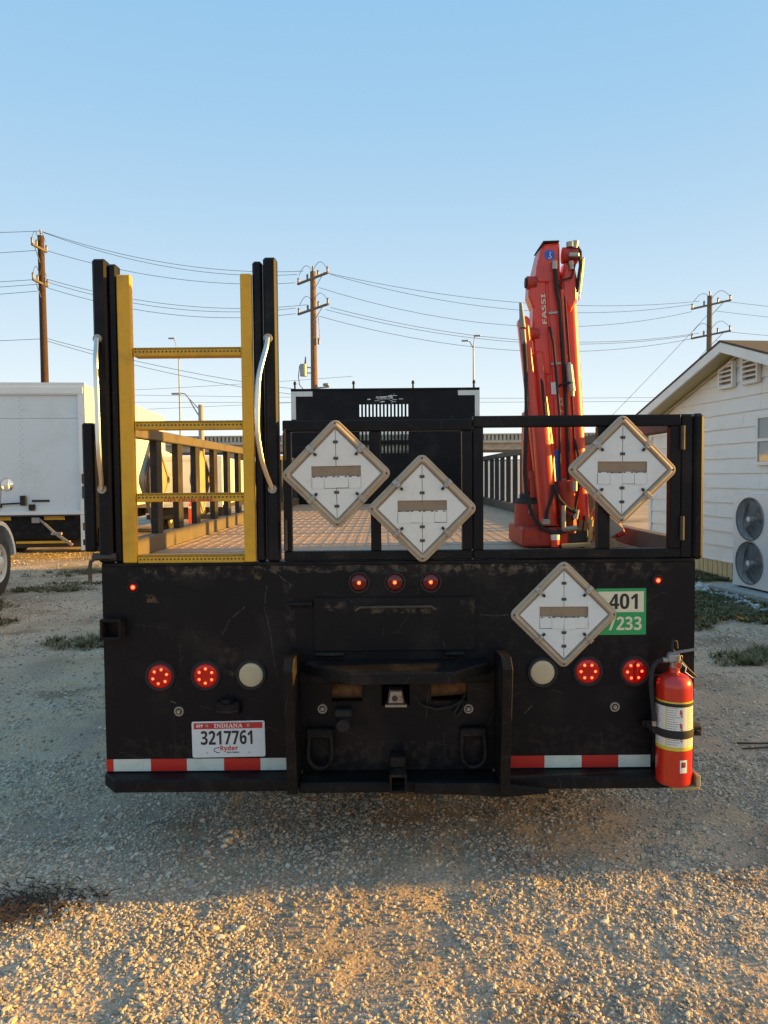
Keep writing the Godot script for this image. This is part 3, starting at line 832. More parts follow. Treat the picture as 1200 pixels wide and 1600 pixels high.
func make_truck():
	var T := thing("flatbed_truck", "black flatbed truck seen from behind with diamond placards and yellow ladder", "truck")
	# --- rear wall
	var b := MB.new()
	b.panel(-1.262, 1.25, 0.392, 1.276, -0.03, 0.0, [[-0.295, -0.165, 0.69, 0.775], [-0.082, 0.038, 0.672, 0.775], [0.13, 0.283, 0.69, 0.775]])
	obj("rear_panel", b, M.rear, T)
	b = MB.new()
	b.bx(-1.262, 1.25, 1.2765, 1.291, -0.10, 0.004, 0.003)
	obj("top_edge", b, M.black_worn, T)
	b = MB.new()
	b.bx(-1.25, 1.24, 0.45, 1.27, -0.30, -0.22)
	obj("inner_bulkhead", b, M.black_worn, T)
	b = MB.new()
	b.cyl(Vector3(-0.33, 0.705, -0.12), Vector3(-0.13, 0.712, -0.10), 0.035); b.cyl(Vector3(-0.33, 0.765, -0.16), Vector3(-0.1, 0.765, -0.16), 0.02)
	obj("brace_pipe", b, M.rust, T)
	b = MB.new()
	b.cyl(Vector3(0.10, 0.712, -0.10), Vector3(0.33, 0.722, -0.12), 0.034)
	obj("brace_pipe", b, M.rust, T)
	# rear view camera in its hole
	var cam := part("rear_camera", T)
	b = MB.new()
	b.prism([Vector2(-0.058, 0.678), Vector2(0.016, 0.678), Vector2(0.006, 0.738), Vector2(-0.048, 0.738)], -0.05, 0.004, 0.006)
	b.bx(-0.068, 0.026, 0.666, 0.679, -0.05, 0.012, 0.002)
	obj("housing", b, M.steel_dull, cam)
	b = MB.new(); b.cyl(Vector3(-0.026, 0.703, 0.003), Vector3(-0.026, 0.703, 0.010), 0.013, 0.012, 18); obj("lens", b, M.glass, cam)
	b = MB.new()
	for q in [Vector2(0.0, 0.708), Vector2(-0.002, 0.694)]: b.cyl(Vector3(q.x, q.y, 0.003), Vector3(q.x, q.y, 0.007), 0.004, -1, 8)
	obj("sensor", b, M.rust, cam)
	# tailboard flap with dirty lip
	b = MB.new()
	b.bx(-0.367, 0.32, 0.909, 1.138, 0.002, 0.013, 0.003)
	obj("tool_door", b, M.rear, T)
	b = MB.new()
	b.tube([Vector3(-0.19, 1.082, 0.016), Vector3(-0.17, 1.097, 0.021), Vector3(0.13, 1.099, 0.021), Vector3(0.15, 1.084, 0.016)], 0.006, 6)
	obj("door_lip", b, M.dusty, T)
	for x in [[-0.47, -0.372, 1.112], [-0.36, -0.24, 0.897], [0.19, 0.27, 0.895]]:
		b = MB.new(); b.cyl(Vector3(x[0], x[2], 0.014), Vector3(x[1], x[2], 0.014), 0.011, -1, 10); b.bx(x[0], x[1], x[2] - 0.005, x[2] + 0.014, 0.001, 0.007)
		obj("hinge", b, M.black_worn, T)
	# cheek plates and step
	for x in [-0.448, 0.418]:
		b = MB.new()
		b.x = Transform3D(Basis(Vector3(0, 1, 0), PI / 2), Vector3(x, 0, 0))
		b.prism([Vector2(-0.001, 0.36), Vector2(-0.17, 0.36), Vector2(-0.25, 0.885), Vector2(-0.2, 0.925), Vector2(-0.001, 0.915)], -0.02, 0.02, 0.003)
		obj("cheek_plate", b, M.black_worn, T)
	b = MB.new()
	b.x = Transform3D(Basis(Vector3(1, 0, 0), -PI / 2), Vector3(0, 0.0, 0))
	b.prism([Vector2(-0.405, -0.002), Vector2(0.375, -0.002), Vector2(0.375, -0.06), Vector2(0.21, -0.23), Vector2(-0.205, -0.23), Vector2(-0.405, -0.06)], 0.826, 0.872, 0.006)
	obj("rear_step", b, M.black_worn, T)
	b = MB.new()
	b.bx(-0.43, 0.40, 0.775, 0.826, 0.002, 0.03, 0.004)
	obj("step_support", b, M.black_worn, T)
	# bottom bars
	b = MB.new()
	b.x = Transform3D(Basis(Vector3(1, 0, 0), -PI / 2), Vector3.ZERO)
	b.prism([Vector2(-1.268, 0.04), Vector2(-1.268, -0.005), Vector2(-1.2, -0.085), Vector2(-0.46, -0.085), Vector2(-0.46, 0.04)], 0.338, 0.391, 0.006)
	obj("bumper_bar", b, M.black_worn, T)
	b = MB.new()
	b.x = Transform3D(Basis(Vector3(1, 0, 0), -PI / 2), Vector3.ZERO)
	b.prism([Vector2(0.44, 0.04), Vector2(0.44, -0.085), Vector2(1.245, -0.085), Vector2(1.245, 0.04)], 0.338, 0.391, 0.006)
	obj("bumper_bar", b, M.black_worn, T)
	b = MB.new()
	b.bx(-0.427, 0.397, 0.345, 0.389, -0.04, 0.13, 0.008)
	obj("tow_plate", b, M.black_worn, T)
	b = MB.new()
	b.prism([Vector2(0.05, 0.392), Vector2(0.36, 0.39), Vector2(0.6, 0.365), Vector2(0.6, 0.345), Vector2(0.42, 0.33), Vector2(0.3, 0.34), Vector2(0.05, 0.348)], 0.131, 0.15, 0.004)
	obj("bent_lip", b, M.black_worn, T)
	# receiver tube
	var rc := part("receiver", T)
	b = MB.new()
	b.panel(-0.052, 0.018, 0.37, 0.445, -0.1, 0.19, [[-0.043, 0.009, 0.379, 0.434]])
	obj("tube", b, M.black_worn, rc)
	b = MB.new(); b.bx(-0.05, 0.016, 0.4455, 0.49, 0.03, 0.12, 0.006); obj("gusset", b, M.black_worn, rc)
	# tow loops
	for x in [-0.345, 0.305]:
		var d := part("tow_ring", T)
		b = MB.new()
		var pts := [Vector3(x - 0.045, 0.56, 0.03), Vector3(x - 0.05, 0.50, 0.045)]
		for i in 9:
			var a := PI + PI * i / 8
			pts.append(Vector3(x + cos(a) * 0.05, 0.47 + sin(a) * 0.05, 0.05))
		pts.append(Vector3(x + 0.05, 0.50, 0.045)); pts.append(Vector3(x + 0.045, 0.56, 0.03))
		b.tube(pts, 0.0115, 8)
		obj("ring", b, M.black_worn, d)
		b = MB.new(); b.bx(x - 0.058, x + 0.058, 0.545, 0.585, 0.001, 0.045, 0.006); obj("clip", b, M.black_worn, d)
	for q in [Vector2(-0.335, 0.661), Vector2(0.288, 0.656), Vector2(-0.947, 0.655), Vector2(0.912, 0.658)]: bolt(T, Vector3(q.x, q.y, 0.001), 0.022)
	# trailer socket
	var so := part("trailer_socket", T)
	b = MB.new(); b.cyl(Vector3(-0.245, 0.61, 0.001), Vector3(-0.245, 0.60, 0.05), 0.032, 0.028, 20); obj("body", b, M.rubber, so)
	b = MB.new(); b.bx(-0.282, -0.208, 0.634, 0.668, 0.002, 0.045, 0.006); obj("lid", b, M.rubber, so)
	b = MB.new()
	b.tube([Vector3(0.06, 0.70, -0.02), Vector3(0.09, 0.675, 0.012), Vector3(0.15, 0.66, 0.02), Vector3(0.22, 0.672, 0.02), Vector3(0.265, 0.70, 0.012), Vector3(0.262, 0.66, 0.02), Vector3(0.238, 0.625, 0.02), Vector3(0.225, 0.64, 0.02), Vector3(0.245, 0.675, 0.02), Vector3(0.275, 0.715, 0.0)], 0.0065, 8)
	obj("cable", b, M.rubber, T)
	# square pocket at the left edge
	b = MB.new()
	b.panel(-1.256, -1.168, 0.975, 1.062, 0.001, 0.055, [[-1.245, -1.179, 0.987, 1.05]])
	obj("stake_pocket", b, M.black_worn, T)
		# lamps
	for a in [[-1.023, 0.808, 0.3], [-0.829, 0.809, 0.5], [0.796, 0.814, 0.0], [0.993, 0.812, 0.05]]: led_lamp(T, Vector3(a[0], a[1], 0.001), a[2])
	for x in [-0.636, 0.603]:
		var w := part("reversing_lamp", T, Vector3(x, 0.811, 0.001))
		b = MB.new(); b.ring(Vector3.ZERO, Vector3(0, 0, 1), 0.05, 0.067, 0.013, 32); obj("grommet", b, M.rubber, w)
		b = MB.new()
		b.x = Transform3D(Basis(Vector3(1, 0, 0), PI / 2), Vector3.ZERO)
		b.lathe([Vector2(0.052, 0.0), Vector2(0.052, 0.008), Vector2(0.048, 0.0115), Vector2(0.03, 0.013), Vector2(0.0, 0.0135)], Vector3.ZERO, 32)
		obj("lens", b, M.lens_clear, w)
	for a in [-0.173, -0.022, 0.130]: marker_lamp(T, Vector3(a, 1.201, 0.001), 0.042, 0.008, true)
	marker_lamp(T, Vector3(-1.128, 1.19, 0.001), 0.022, 0.008, true)
	marker_lamp(T, Vector3(1.09, 1.20, 0.001), 0.022, 0.008, true)
	# reflective tape
	var seg := [[-1.262, -1.232, 0], [-1.232, -1.072, 1], [-1.072, -0.918, 0], [-0.918, -0.759, 1], [-0.759, -0.603, 0], [-0.603, -0.482, 1], [0.442, 0.461, 1], [0.461, 0.613, 0], [0.613, 0.772, 1], [0.772, 0.929, 0], [0.929, 1.066, 1]]
	for s in seg:
		b = MB.new()
		b.bx(s[0], s[1] - 0.0004, 0.397, 0.449, 0.0005, 0.002)
		obj("reflective_tape", b, M.tape_red if s[2] == 0 else M.tape_white, T)
	# number plate
	var np := part("licence_plate", T, Vector3(-0.737, 0.534, 0.004))
	np.rotation.z = 0.012
	b = MB.new()
	var rr := []
	for c in 4:
		for i in 4:
			var a := PI / 2 * c + PI / 2 * i / 3
			rr.append(Vector2(0.148 * (1 if c == 0 or c == 3 else -1) + cos(a) * 0.008, 0.070 * (1 if c < 2 else -1) + sin(a) * 0.008))
	b.prism(rr, 0.0, 0.003, 0.001)
	obj("plate", b, M.plate_white, np)
	b = MB.new(); b.bx(-0.147, 0.146, 0.046, 0.072, 0.0031, 0.0037); obj("red_band", b, M.print_red, np)
	words("state_name", "INDIANA", Vector3(0.0, 0.0592, 0.0042), 0.017, M.print_white, np, 1.1, true)
	words("state_code", "APP", Vector3(-0.122, 0.0592, 0.0042), 0.013, M.print_white, np, 0.9)
	words("number", "3217761", Vector3(-0.004, 0.006, 0.0036), 0.058, M.print_black, np, 0.74, false, true, 0.002)
	words("dealer_name", "Ryder", Vector3(0.0, -0.0385, 0.0036), 0.019, M.print_red, np, 1.05)
	words("dealer_line", "Ever better", Vector3(0.018, -0.0565, 0.0036), 0.0065, M.print_black, np, 1.1)
	b = MB.new()
	var sw := []
	for i in 10:
		var a := 1.9 + 2.5 * i / 9
		sw.append(Vector3(-0.028 + cos(a) * 0.036, -0.046 + sin(a) * 0.0125, 0.0036))
	b.tube(sw, 0.0016, 5)
	obj("swoosh", b, M.print_black, np)
	b = MB.new()
	for q in [Vector2(-0.09, 0.06), Vector2(0.086, 0.06)]: b.cyl(Vector3(q.x, q.y, 0.003), Vector3(q.x, q.y, 0.0065), 0.0085, 0.006, 10)
	for q in [Vector2(-0.092, -0.058), Vector2(0.086, -0.058)]: b.cyl(Vector3(q.x, q.y, 0.003), Vector3(q.x, q.y, 0.0036), 0.0035, -1, 8)
	obj("plate_bolts", b, M.steel_dull, np)
	b = MB.new(); b.bx(-0.79, -0.68, 0.645, 0.70, 0.001, 0.035, 0.008); b.cyl(Vector3(-0.735, 0.70, 0.02), Vector3(-0.735, 0.715, 0.02), 0.03); obj("plate_lamp", b, M.black_worn, T)
	# green number sticker
	var gs := part("number_sticker", T, Vector3(0.94, 1.067, 0.001))
	b = MB.new(); b.bx(-0.11, 0.103, -0.099, 0.099, 0, 0.0012); obj("green_sheet", b, M.green, gs)
	b = MB.new(); b.bx(-0.10, 0.093, -0.002, 0.086, 0.0012, 0.0018); obj("cream_sheet", b, M.print_cream, gs)
	words("unit_number", "401", Vector3(0.012, 0.042, 0.0022), 0.064, M.print_black, gs, 0.92)
	words("unit_number", "7233", Vector3(0.012, -0.052, 0.0018), 0.056, M.print_cream, gs, 0.86)
	# placards
	var which := 0
	for a in [[-0.263, 1.66, 0.02, 0.012], [0.095, 1.513, 0.02, 0.0], [0.930, 1.668, 0.02, -0.01], [0.692, 1.058, 0.003, 0.0]]:
		var pl := make_placard(T, which)
		which += 1
		pl.position = Vector3(a[0], a[1], a[2]); pl.rotation.z = a[3]
	# rear gates
	for g in [[-0.489, 0.309, [[-0.489, -0.455], [-0.121, -0.077], [0.266, 0.309]], 1.887], [0.312, 1.186, [[0.312, 0.355], [0.838, 0.889], [1.143, 1.186]], 1.899]]:
		var G := part("rear_gate", T)
		b = MB.new(); b.bx(g[0], g[1], g[3] - 0.048, g[3], -0.05, 0.0, 0.004); obj("top_rail", b, M.black, G)
		b = MB.new(); b.bx(g[0], g[1], 1.295, 1.334, -0.05, 0.0, 0.004); obj("bottom_rail", b, M.black_worn, G)
		for s in g[2]:
			b = MB.new(); b.bx(s[0], s[1], 1.3345, g[3] - 0.0485, -0.049, -0.001, 0.003); obj("gate_post", b, M.black, G)
	for y in [1.42, 1.80]:
		b = MB.new(); b.cyl(Vector3(1.19, y - 0.05, 0.008), Vector3(1.19, y + 0.05, 0.008), 0.009, -1, 10); obj("gate_hinge", b, M.dusty, T)
		b = MB.new(); b.cyl(Vector3(-0.478, y - 0.08, 0.006), Vector3(-0.478, y + 0.05, 0.006), 0.006, -1, 8); obj("gate_hinge", b, M.dusty, T)
	b = MB.new(); b.bx(1.1875, 1.2385, 1.292, 1.90, -0.06, -0.004, 0.006); obj("corner_post", b, M.black, T)
	b = MB.new(); b.bx(1.2405, 1.288, 1.285, 1.903, -0.075, -0.002, 0.014); obj("corner_post", b, M.black, T)
	# tall posts and ladder at the left
	for q in [[-1.272, -1.213, 2.563, -0.055, 0.003], [-1.2115, -1.1725, 2.545, -0.065, -0.012], [-0.607, -0.566, 2.55, -0.06, -0.008], [-0.5605, -0.505, 2.563, -0.055, 0.003]]:
		b = MB.new()
		b.bx(q[0], q[1], 1.2915, q[2], q[3], q[4], 0.009)
		obj("tall_post", b, M.black, T)
	b = MB.new(); b.bx(-1.352, -1.30, 1.335, 1.888, -0.13, -0.05, 0.008); obj("side_gate_end", b, M.black, T)
	b = MB.new(); b.bx(-1.2995, -1.272, 1.40, 1.44, -0.11, -0.07, 0.003); b.bx(-1.2995, -1.272, 1.75, 1.79, -0.11, -0.07, 0.003); obj("side_gate_bracket", b, M.black_worn, T)
	b = MB.new()
	b.cyl(Vector3(-1.30, 1.318, -0.01), Vector3(-1.2, 1.318, -0.01), 0.016)
	b.tube([Vector3(-1.2, 1.318, 0.0), Vector3(-1.28, 1.316, 0.012), Vector3(-1.302, 1.30, 0.014), Vector3(-1.308, 1.27, 0.014), Vector3(-1.306, 1.21, 0.014)], 0.008, 8)
	obj("latch_pin", b, M.dusty, T)
	var L := part("folding_ladder", T)
	b = MB.new(); b.bx(-1.17, -1.112, 1.292, 2.496, -0.028, 0.004, 0.004); obj("stile", b, M.yellow, L)
	b = MB.new(); b.bx(-0.656, -0.609, 1.292, 2.496, -0.028, 0.004, 0.004); obj("stile", b, M.yellow, L)
	for y in [2.177, 1.871, 1.567, 1.305]: rung(T, y, false)
	words("stencil", "LIFT FROM HERE", Vector3(-0.89, 1.556, -0.0035), 0.014, M.print_red, T, 1.35, false, true, 0.0008)
	# bent grab handles
	var ha := [[Vector3(-1.253, 2.232, 0.012), Vector3(-1.25, 2.20, 0.025), Vector3(-1.243, 2.13, 0.06), Vector3(-1.238, 1.72, 0.06), Vector3(-1.244, 1.64, 0.025), Vector3(-1.25, 1.605, 0.012)], [Vector3(-0.543, 2.228, 0.012), Vector3(-0.545, 2.19, 0.03), Vector3(-0.575, 2.06, 0.075), Vector3(-0.583, 1.83, 0.075), Vector3(-0.566, 1.71, 0.06), Vector3(-0.533, 1.60, 0.012)]]
	for h in ha:
		var H := part("grab_handle", T)
		b = MB.new()
		var pts := []
		for i in h.size() - 1:
			for k in 5: pts.append(h[i].lerp(h[i + 1], k / 5.0))
		pts.append(h[h.size() - 1])
		for it in 2:
			for i in range(1, pts.size() - 1): pts[i] = (pts[i - 1] + pts[i] * 2 + pts[i + 1]) / 4
		b.tube(pts, 0.0118, 10)
		obj("bar", b, M.steel, H)
		for e in [h[0], h[h.size() - 1]]:
			b = MB.new()
			b.cyl(Vector3(e.x, e.y, 0.004), Vector3(e.x, e.y, 0.012), 0.02, 0.018, 16); b.cyl(Vector3(e.x, e.y, 0.012), Vector3(e.x, e.y, 0.022), 0.009, -1, 6)
			obj("flange", b, M.steel_dull, H)
	# deck of cross planks with raised ribs
	var dk := part("deck", T)
	b = MB.new()
	b.bx(-1.2, 1.2, -0.02, 0.0, -0.0745, 0.0745, 0.003)
	for i in 40:
		var x := -1.17 + 2.34 * i / 39.0
		b.bx(x - 0.009, x + 0.009, -0.001, 0.0018, -0.07, 0.07, 0.0008)
	var pm := b.mesh(M.deck)
	for i in 42:
		put("deck_plank", pm, dk, Vector3(0, 1.2915 - [0.0, 0.0015, 0.0005, 0.002][i % 4], -0.19 - i * 0.158))
	b = MB.new(); b.bx(-1.25, 1.24, 1.20, 1.268, -6.95, -0.10); obj("bed_frame", b, M.black_worn, dk)
	# side fences
	for s in [-1.0, 1.0]:
		var F := part("side_fence", T)
		var xx: float = 1.205 * s
		b = MB.new(); b.bx(xx - 0.025, xx + 0.025, 1.835, 1.885, -6.82, -0.13, 0.004); obj("top_rail", b, M.timber, F)
		b = MB.new(); b.bx(xx - 0.03, xx + 0.03, 1.292, 1.375, -6.82, -0.13, 0.004); obj("bottom_board", b, M.timber, F)
		b = MB.new(); b.bx(-0.018, 0.018, 0, 0.4595, -0.045, 0.045, 0.003)
		var pm2 := b.mesh(M.post)
		var zz := [-0.2, -0.62, -1.02, -1.42, -1.92, -2.36, -2.78, -3.36, -3.8, -4.3, -4.8, -5.3, -5.8, -6.3, -6.75] if s < 0 else [-1.75, -1.98, -2.36, -2.7, -3.05, -3.4, -3.8, -4.2, -4.6, -5.0, -5.4, -5.8, -6.3, -6.75]
		for z in zz: put("fence_post", pm2, F, Vector3(xx, 1.3752, z))
	# placards hung outside the left fence, their tan backs towards the deck
	for z in [-0.78, -1.78]:
		var bp := part("side_placard", T, Vector3(-1.262, 1.64, z))
		b = MB.new()
		b.x = Transform3D(Basis(Vector3(0, 1, 0), PI / 2), Vector3.ZERO)
		b.prism(rdiamond(0.24, 0.036), -0.012, 0.012, 0.005)
		obj("back_plate", b, M.tan, bp)
		b = MB.new()
		b.x = Transform3D(Basis(Vector3(0, 1, 0), PI / 2), Vector3.ZERO)
		var rd := rdiamond(0.215, 0.02)
		var rp := []
		for q in rd: rp.append(Vector3(q.x, q.y, 0.014))
		rp.append(rp[0])
		b.tube(rp, 0.008, 6)
		obj("rim", b, M.tan, bp)
	# headboard
	var hb := part("headboard", T)
	var holes := []
	for i in 14:
		var x := -0.375 + i * 0.0475
		holes.append([x, x + 0.021, 2.43, 2.59]); holes.append([x, x + 0.024, 2.12, 2.28]); holes.append([x, x + 0.024, 1.95, 2.06])
	b = MB.new(); b.panel(-1.27, 1.2, 1.275, 2.77, -6.92, -6.90, holes); obj("bulkhead_plate", b, M.black, hb)
	b = MB.new(); b.bx(-1.272, 1.202, 2.7705, 2.80, -6.97, -6.89, 0.004); obj("cap_rail", b, M.black, hb)
	b = MB.new(); b.bx(-1.27, 1.2, 2.33, 2.37, -6.899, -6.87, 0.004); obj("cross_bar", b, M.black, hb)
	for s in [-1.0, 1.0]:
		var e := -1.268 if s < 0 else 1.198
		b = MB.new(); b.bx(e, e - s * 0.28, 2.70, 2.765, -6.8985, -6.896); b.bx(e, e - s * 0.06, 2.40, 2.6995, -6.8985, -6.896); obj("white_tape", b, M.white_panel, hb)
	b = MB.new()
	rng.seed = 31
	for i in 40:
		var p := Vector3(-0.08 + rng.randfn() * 0.09, 2.66 + rng.randfn() * 0.022, -6.8975)
		b.bx(p.x, p.x + rng.randf_range(0.01, 0.07), p.y, p.y + rng.randf_range(0.004, 0.012), -6.8985, -6.8965)
	obj("torn_sticker", b, M.print_white, hb)
	b = MB.new()
	b.panel(0.86, 1.05, 1.30, 2.28, -5.6, -5.56, [[0.9, 1.01, 1.34, 2.22]])
	obj("door_frame", b, M.dusty, hb)
	for x in [-1.22, -0.45, 0.33, 1.13]:
		b = MB.new(); b.cyl(Vector3(x, 2.80, -6.93), Vector3(x, 2.86, -6.93), 0.012, -1, 8); b.cyl(Vector3(x, 2.86, -6.93), Vector3(x, 2.90, -6.93), 0.022, 0.014, 8); obj("clearance_lamp", b, M.rubber, hb)
	# running gear and cab
	var ch := part("chassis", T)
	for x in [-0.43, 0.43]:
		b = MB.new(); b.bx(x - 0.04, x + 0.04, 0.72, 0.98, -9.6, -0.32, 0.006); obj("frame_rail", b, M.black_worn, ch)
	b = MB.new(); b.cyl(Vector3(-0.95, 0.50, -2.3), Vector3(0.95, 0.50, -2.3), 0.09); b.cyl(Vector3(-0.1, 0.5, -2.3), Vector3(0.1, 0.5, -2.3), 0.2); obj("rear_axle", b, M.black_worn, ch)
	for s in [-1.0, 1.0]:
		wheel(T, Vector3(1.06 * s, 0.5, -2.3), 0.5, 0.26, s, M.white_paint)
		wheel(T, Vector3(0.74 * s, 0.5, -2.3), 0.5, 0.26, s, M.white_paint)
		wheel(T, Vector3(1.03 * s, 0.5, -8.6), 0.5, 0.26, s, M.white_paint)
	var cb := part("cab", T)
	b = MB.new()
	b.x = Transform3D(Basis(Vector3(0, 1, 0), -PI / 2), Vector3(0, 0, 0))
	b.prism([Vector2(-7.2, 0.6), Vector2(-8.9, 0.6), Vector2(-10.1, 0.75), Vector2(-10.15, 1.45), Vector2(-8.95, 1.62), Vector2(-7.2, 1.62)], -1.05, 1.05, 0.03)
	obj("body", b, M.white_paint, cb)
	b = MB.new(); b.bx(-1.0, 1.0, 2.34, 2.40, -8.55, -7.2, 0.02); obj("roof", b, M.white_paint, cb)
	for q in [[-1.0, -7.23, -7.23], [0.94, -7.23, -7.23], [-1.0, -8.5, -8.9], [0.94, -8.5, -8.9]]:
		b = MB.new(); b.beam(Vector3(q[0] + 0.03, 1.62, q[2]), Vector3(q[0] + 0.03, 2.345, q[1]), 0.06, 0.06, 0.008); obj("pillar", b, M.white_paint, cb)
	b = MB.new(); b.bx(-0.94, 0.94, 1.62, 2.34, -7.212, -7.208); obj("rear_window", b, M.cab_glass, cb)
	b = MB.new(); b.quad(Vector3(-0.94, 1.62, -8.92), Vector3(0.94, 1.62, -8.92), Vector3(0.94, 2.34, -8.52), Vector3(-0.94, 2.34, -8.52), Vector3(0, 0, -1)); obj("windscreen", b, M.cab_glass, cb)
	for sx in [-1.0, 1.0]:
		var sk := [Vector2(-7.0, 1.199), Vector2(-7.0, 0.42), Vector2(-2.785, 0.42)]
		for i in 11:
			var w := PI - PI * i / 10.0
			sk.append(Vector2(-2.3 + cos(w) * 0.485, 0.5 + sin(w) * 0.485))
		sk.append_array([Vector2(-1.815, 0.42), Vector2(-0.05, 0.42), Vector2(-0.05, 1.199)])
		b = MB.new()
		b.x = Transform3D(Basis(Vector3(0, 1, 0), -PI / 2), Vector3.ZERO)
		b.prism(sk, -1.22 if sx > 0 else 1.19, -1.19 if sx > 0 else 1.22, 0.004)
		obj("added_shade_skirt", b, M.black, T)  # unseen skirt, added to block low sun that would pass under the bed
	# extinguisher bracket
	var br := part("extinguisher_bracket", T)
	b = MB.new(); b.bx(1.07, 1.18, 0.42, 0.80, 0.001, 0.02, 0.003); b.bx(1.02, 1.24, 0.575, 0.605, 0.02, 0.034, 0.003); obj("back_plate", b, M.black_worn, br)
	b = MB.new()
	b.lathe([Vector2(0.0735, 0.577), Vector2(0.0765, 0.579), Vector2(0.0765, 0.609), Vector2(0.0735, 0.611)], Vector3(1.125, 0, 0.11), 40)
	b.bx(1.19, 1.232, 0.574, 0.614, 0.08, 0.135, 0.004); b.bx(1.205, 1.222, 0.585, 0.60, 0.135, 0.15, 0.002); b.bx(1.035, 1.06, 0.58, 0.612, 0.04, 0.12, 0.004)
	obj("band", b, M.rubber, br)
	b = MB.new(); b.lathe([Vector2(0.0728, 0.707), Vector2(0.0745, 0.709), Vector2(0.0745, 0.719), Vector2(0.0728, 0.721)], Vector3(1.125, 0, 0.11), 40); obj("upper_band", b, M.rubber, br)
	b = MB.new(); b.bx(1.10, 1.215, 0.358, 0.372, 0.06, 0.16, 0.003); b.bx(1.2, 1.217, 0.372, 0.42, 0.09, 0.16, 0.003); obj("foot_shelf", b, M.bracket, br)
	return T

# ---------------------------------------------------------------- extinguisher
func ext_label() -> ImageTexture:
	var w := 1024
	var h := 256
	var im := Image.create(w, h, false, Image.FORMAT_RGB8)
	im.fill(lin(0.66, 0.66, 0.62))
	var yel := lin(0.62, 0.5, 0.05)
	var ink := lin(0.06, 0.06, 0.07)
	var r := RandomNumberGenerator.new()
	r.seed = 3
	im.fill_rect(Rect2i(0, 0, w, 16), yel); im.fill_rect(Rect2i(0, h - 20, w, 20), yel)
	for x in [60, 330, 600, 930]: im.fill_rect(Rect2i(x, 0, 16, h), yel)
	for c in [[86, 320], [350, 560], [620, 900]]:
		var y := 30
		while y < h - 30:
			var l := r.randi_range(int((c[1] - c[0]) * 0.4), c[1] - c[0] - 60)
			var x: int = c[0]
			while x < c[0] + l:
				var k := r.randi_range(6, 22)
				im.fill_rect(Rect2i(x, y, k, 3), ink); x += k + 5
			y += 12
	for q in [[500, 40], [500, 110], [500, 170], [860, 60], [860, 140]]:
		im.fill_rect(Rect2i(q[0], q[1], 22, 26), lin(0.5, 0.03, 0.02)); im.fill_rect(Rect2i(q[0] + 24, q[1] + 6, 8, 36), ink); im.fill_rect(Rect2i(q[0] + 10, q[1] + 30, 20, 6), ink)
	im.generate_mipmaps()
	return ImageTexture.create_from_image(im)

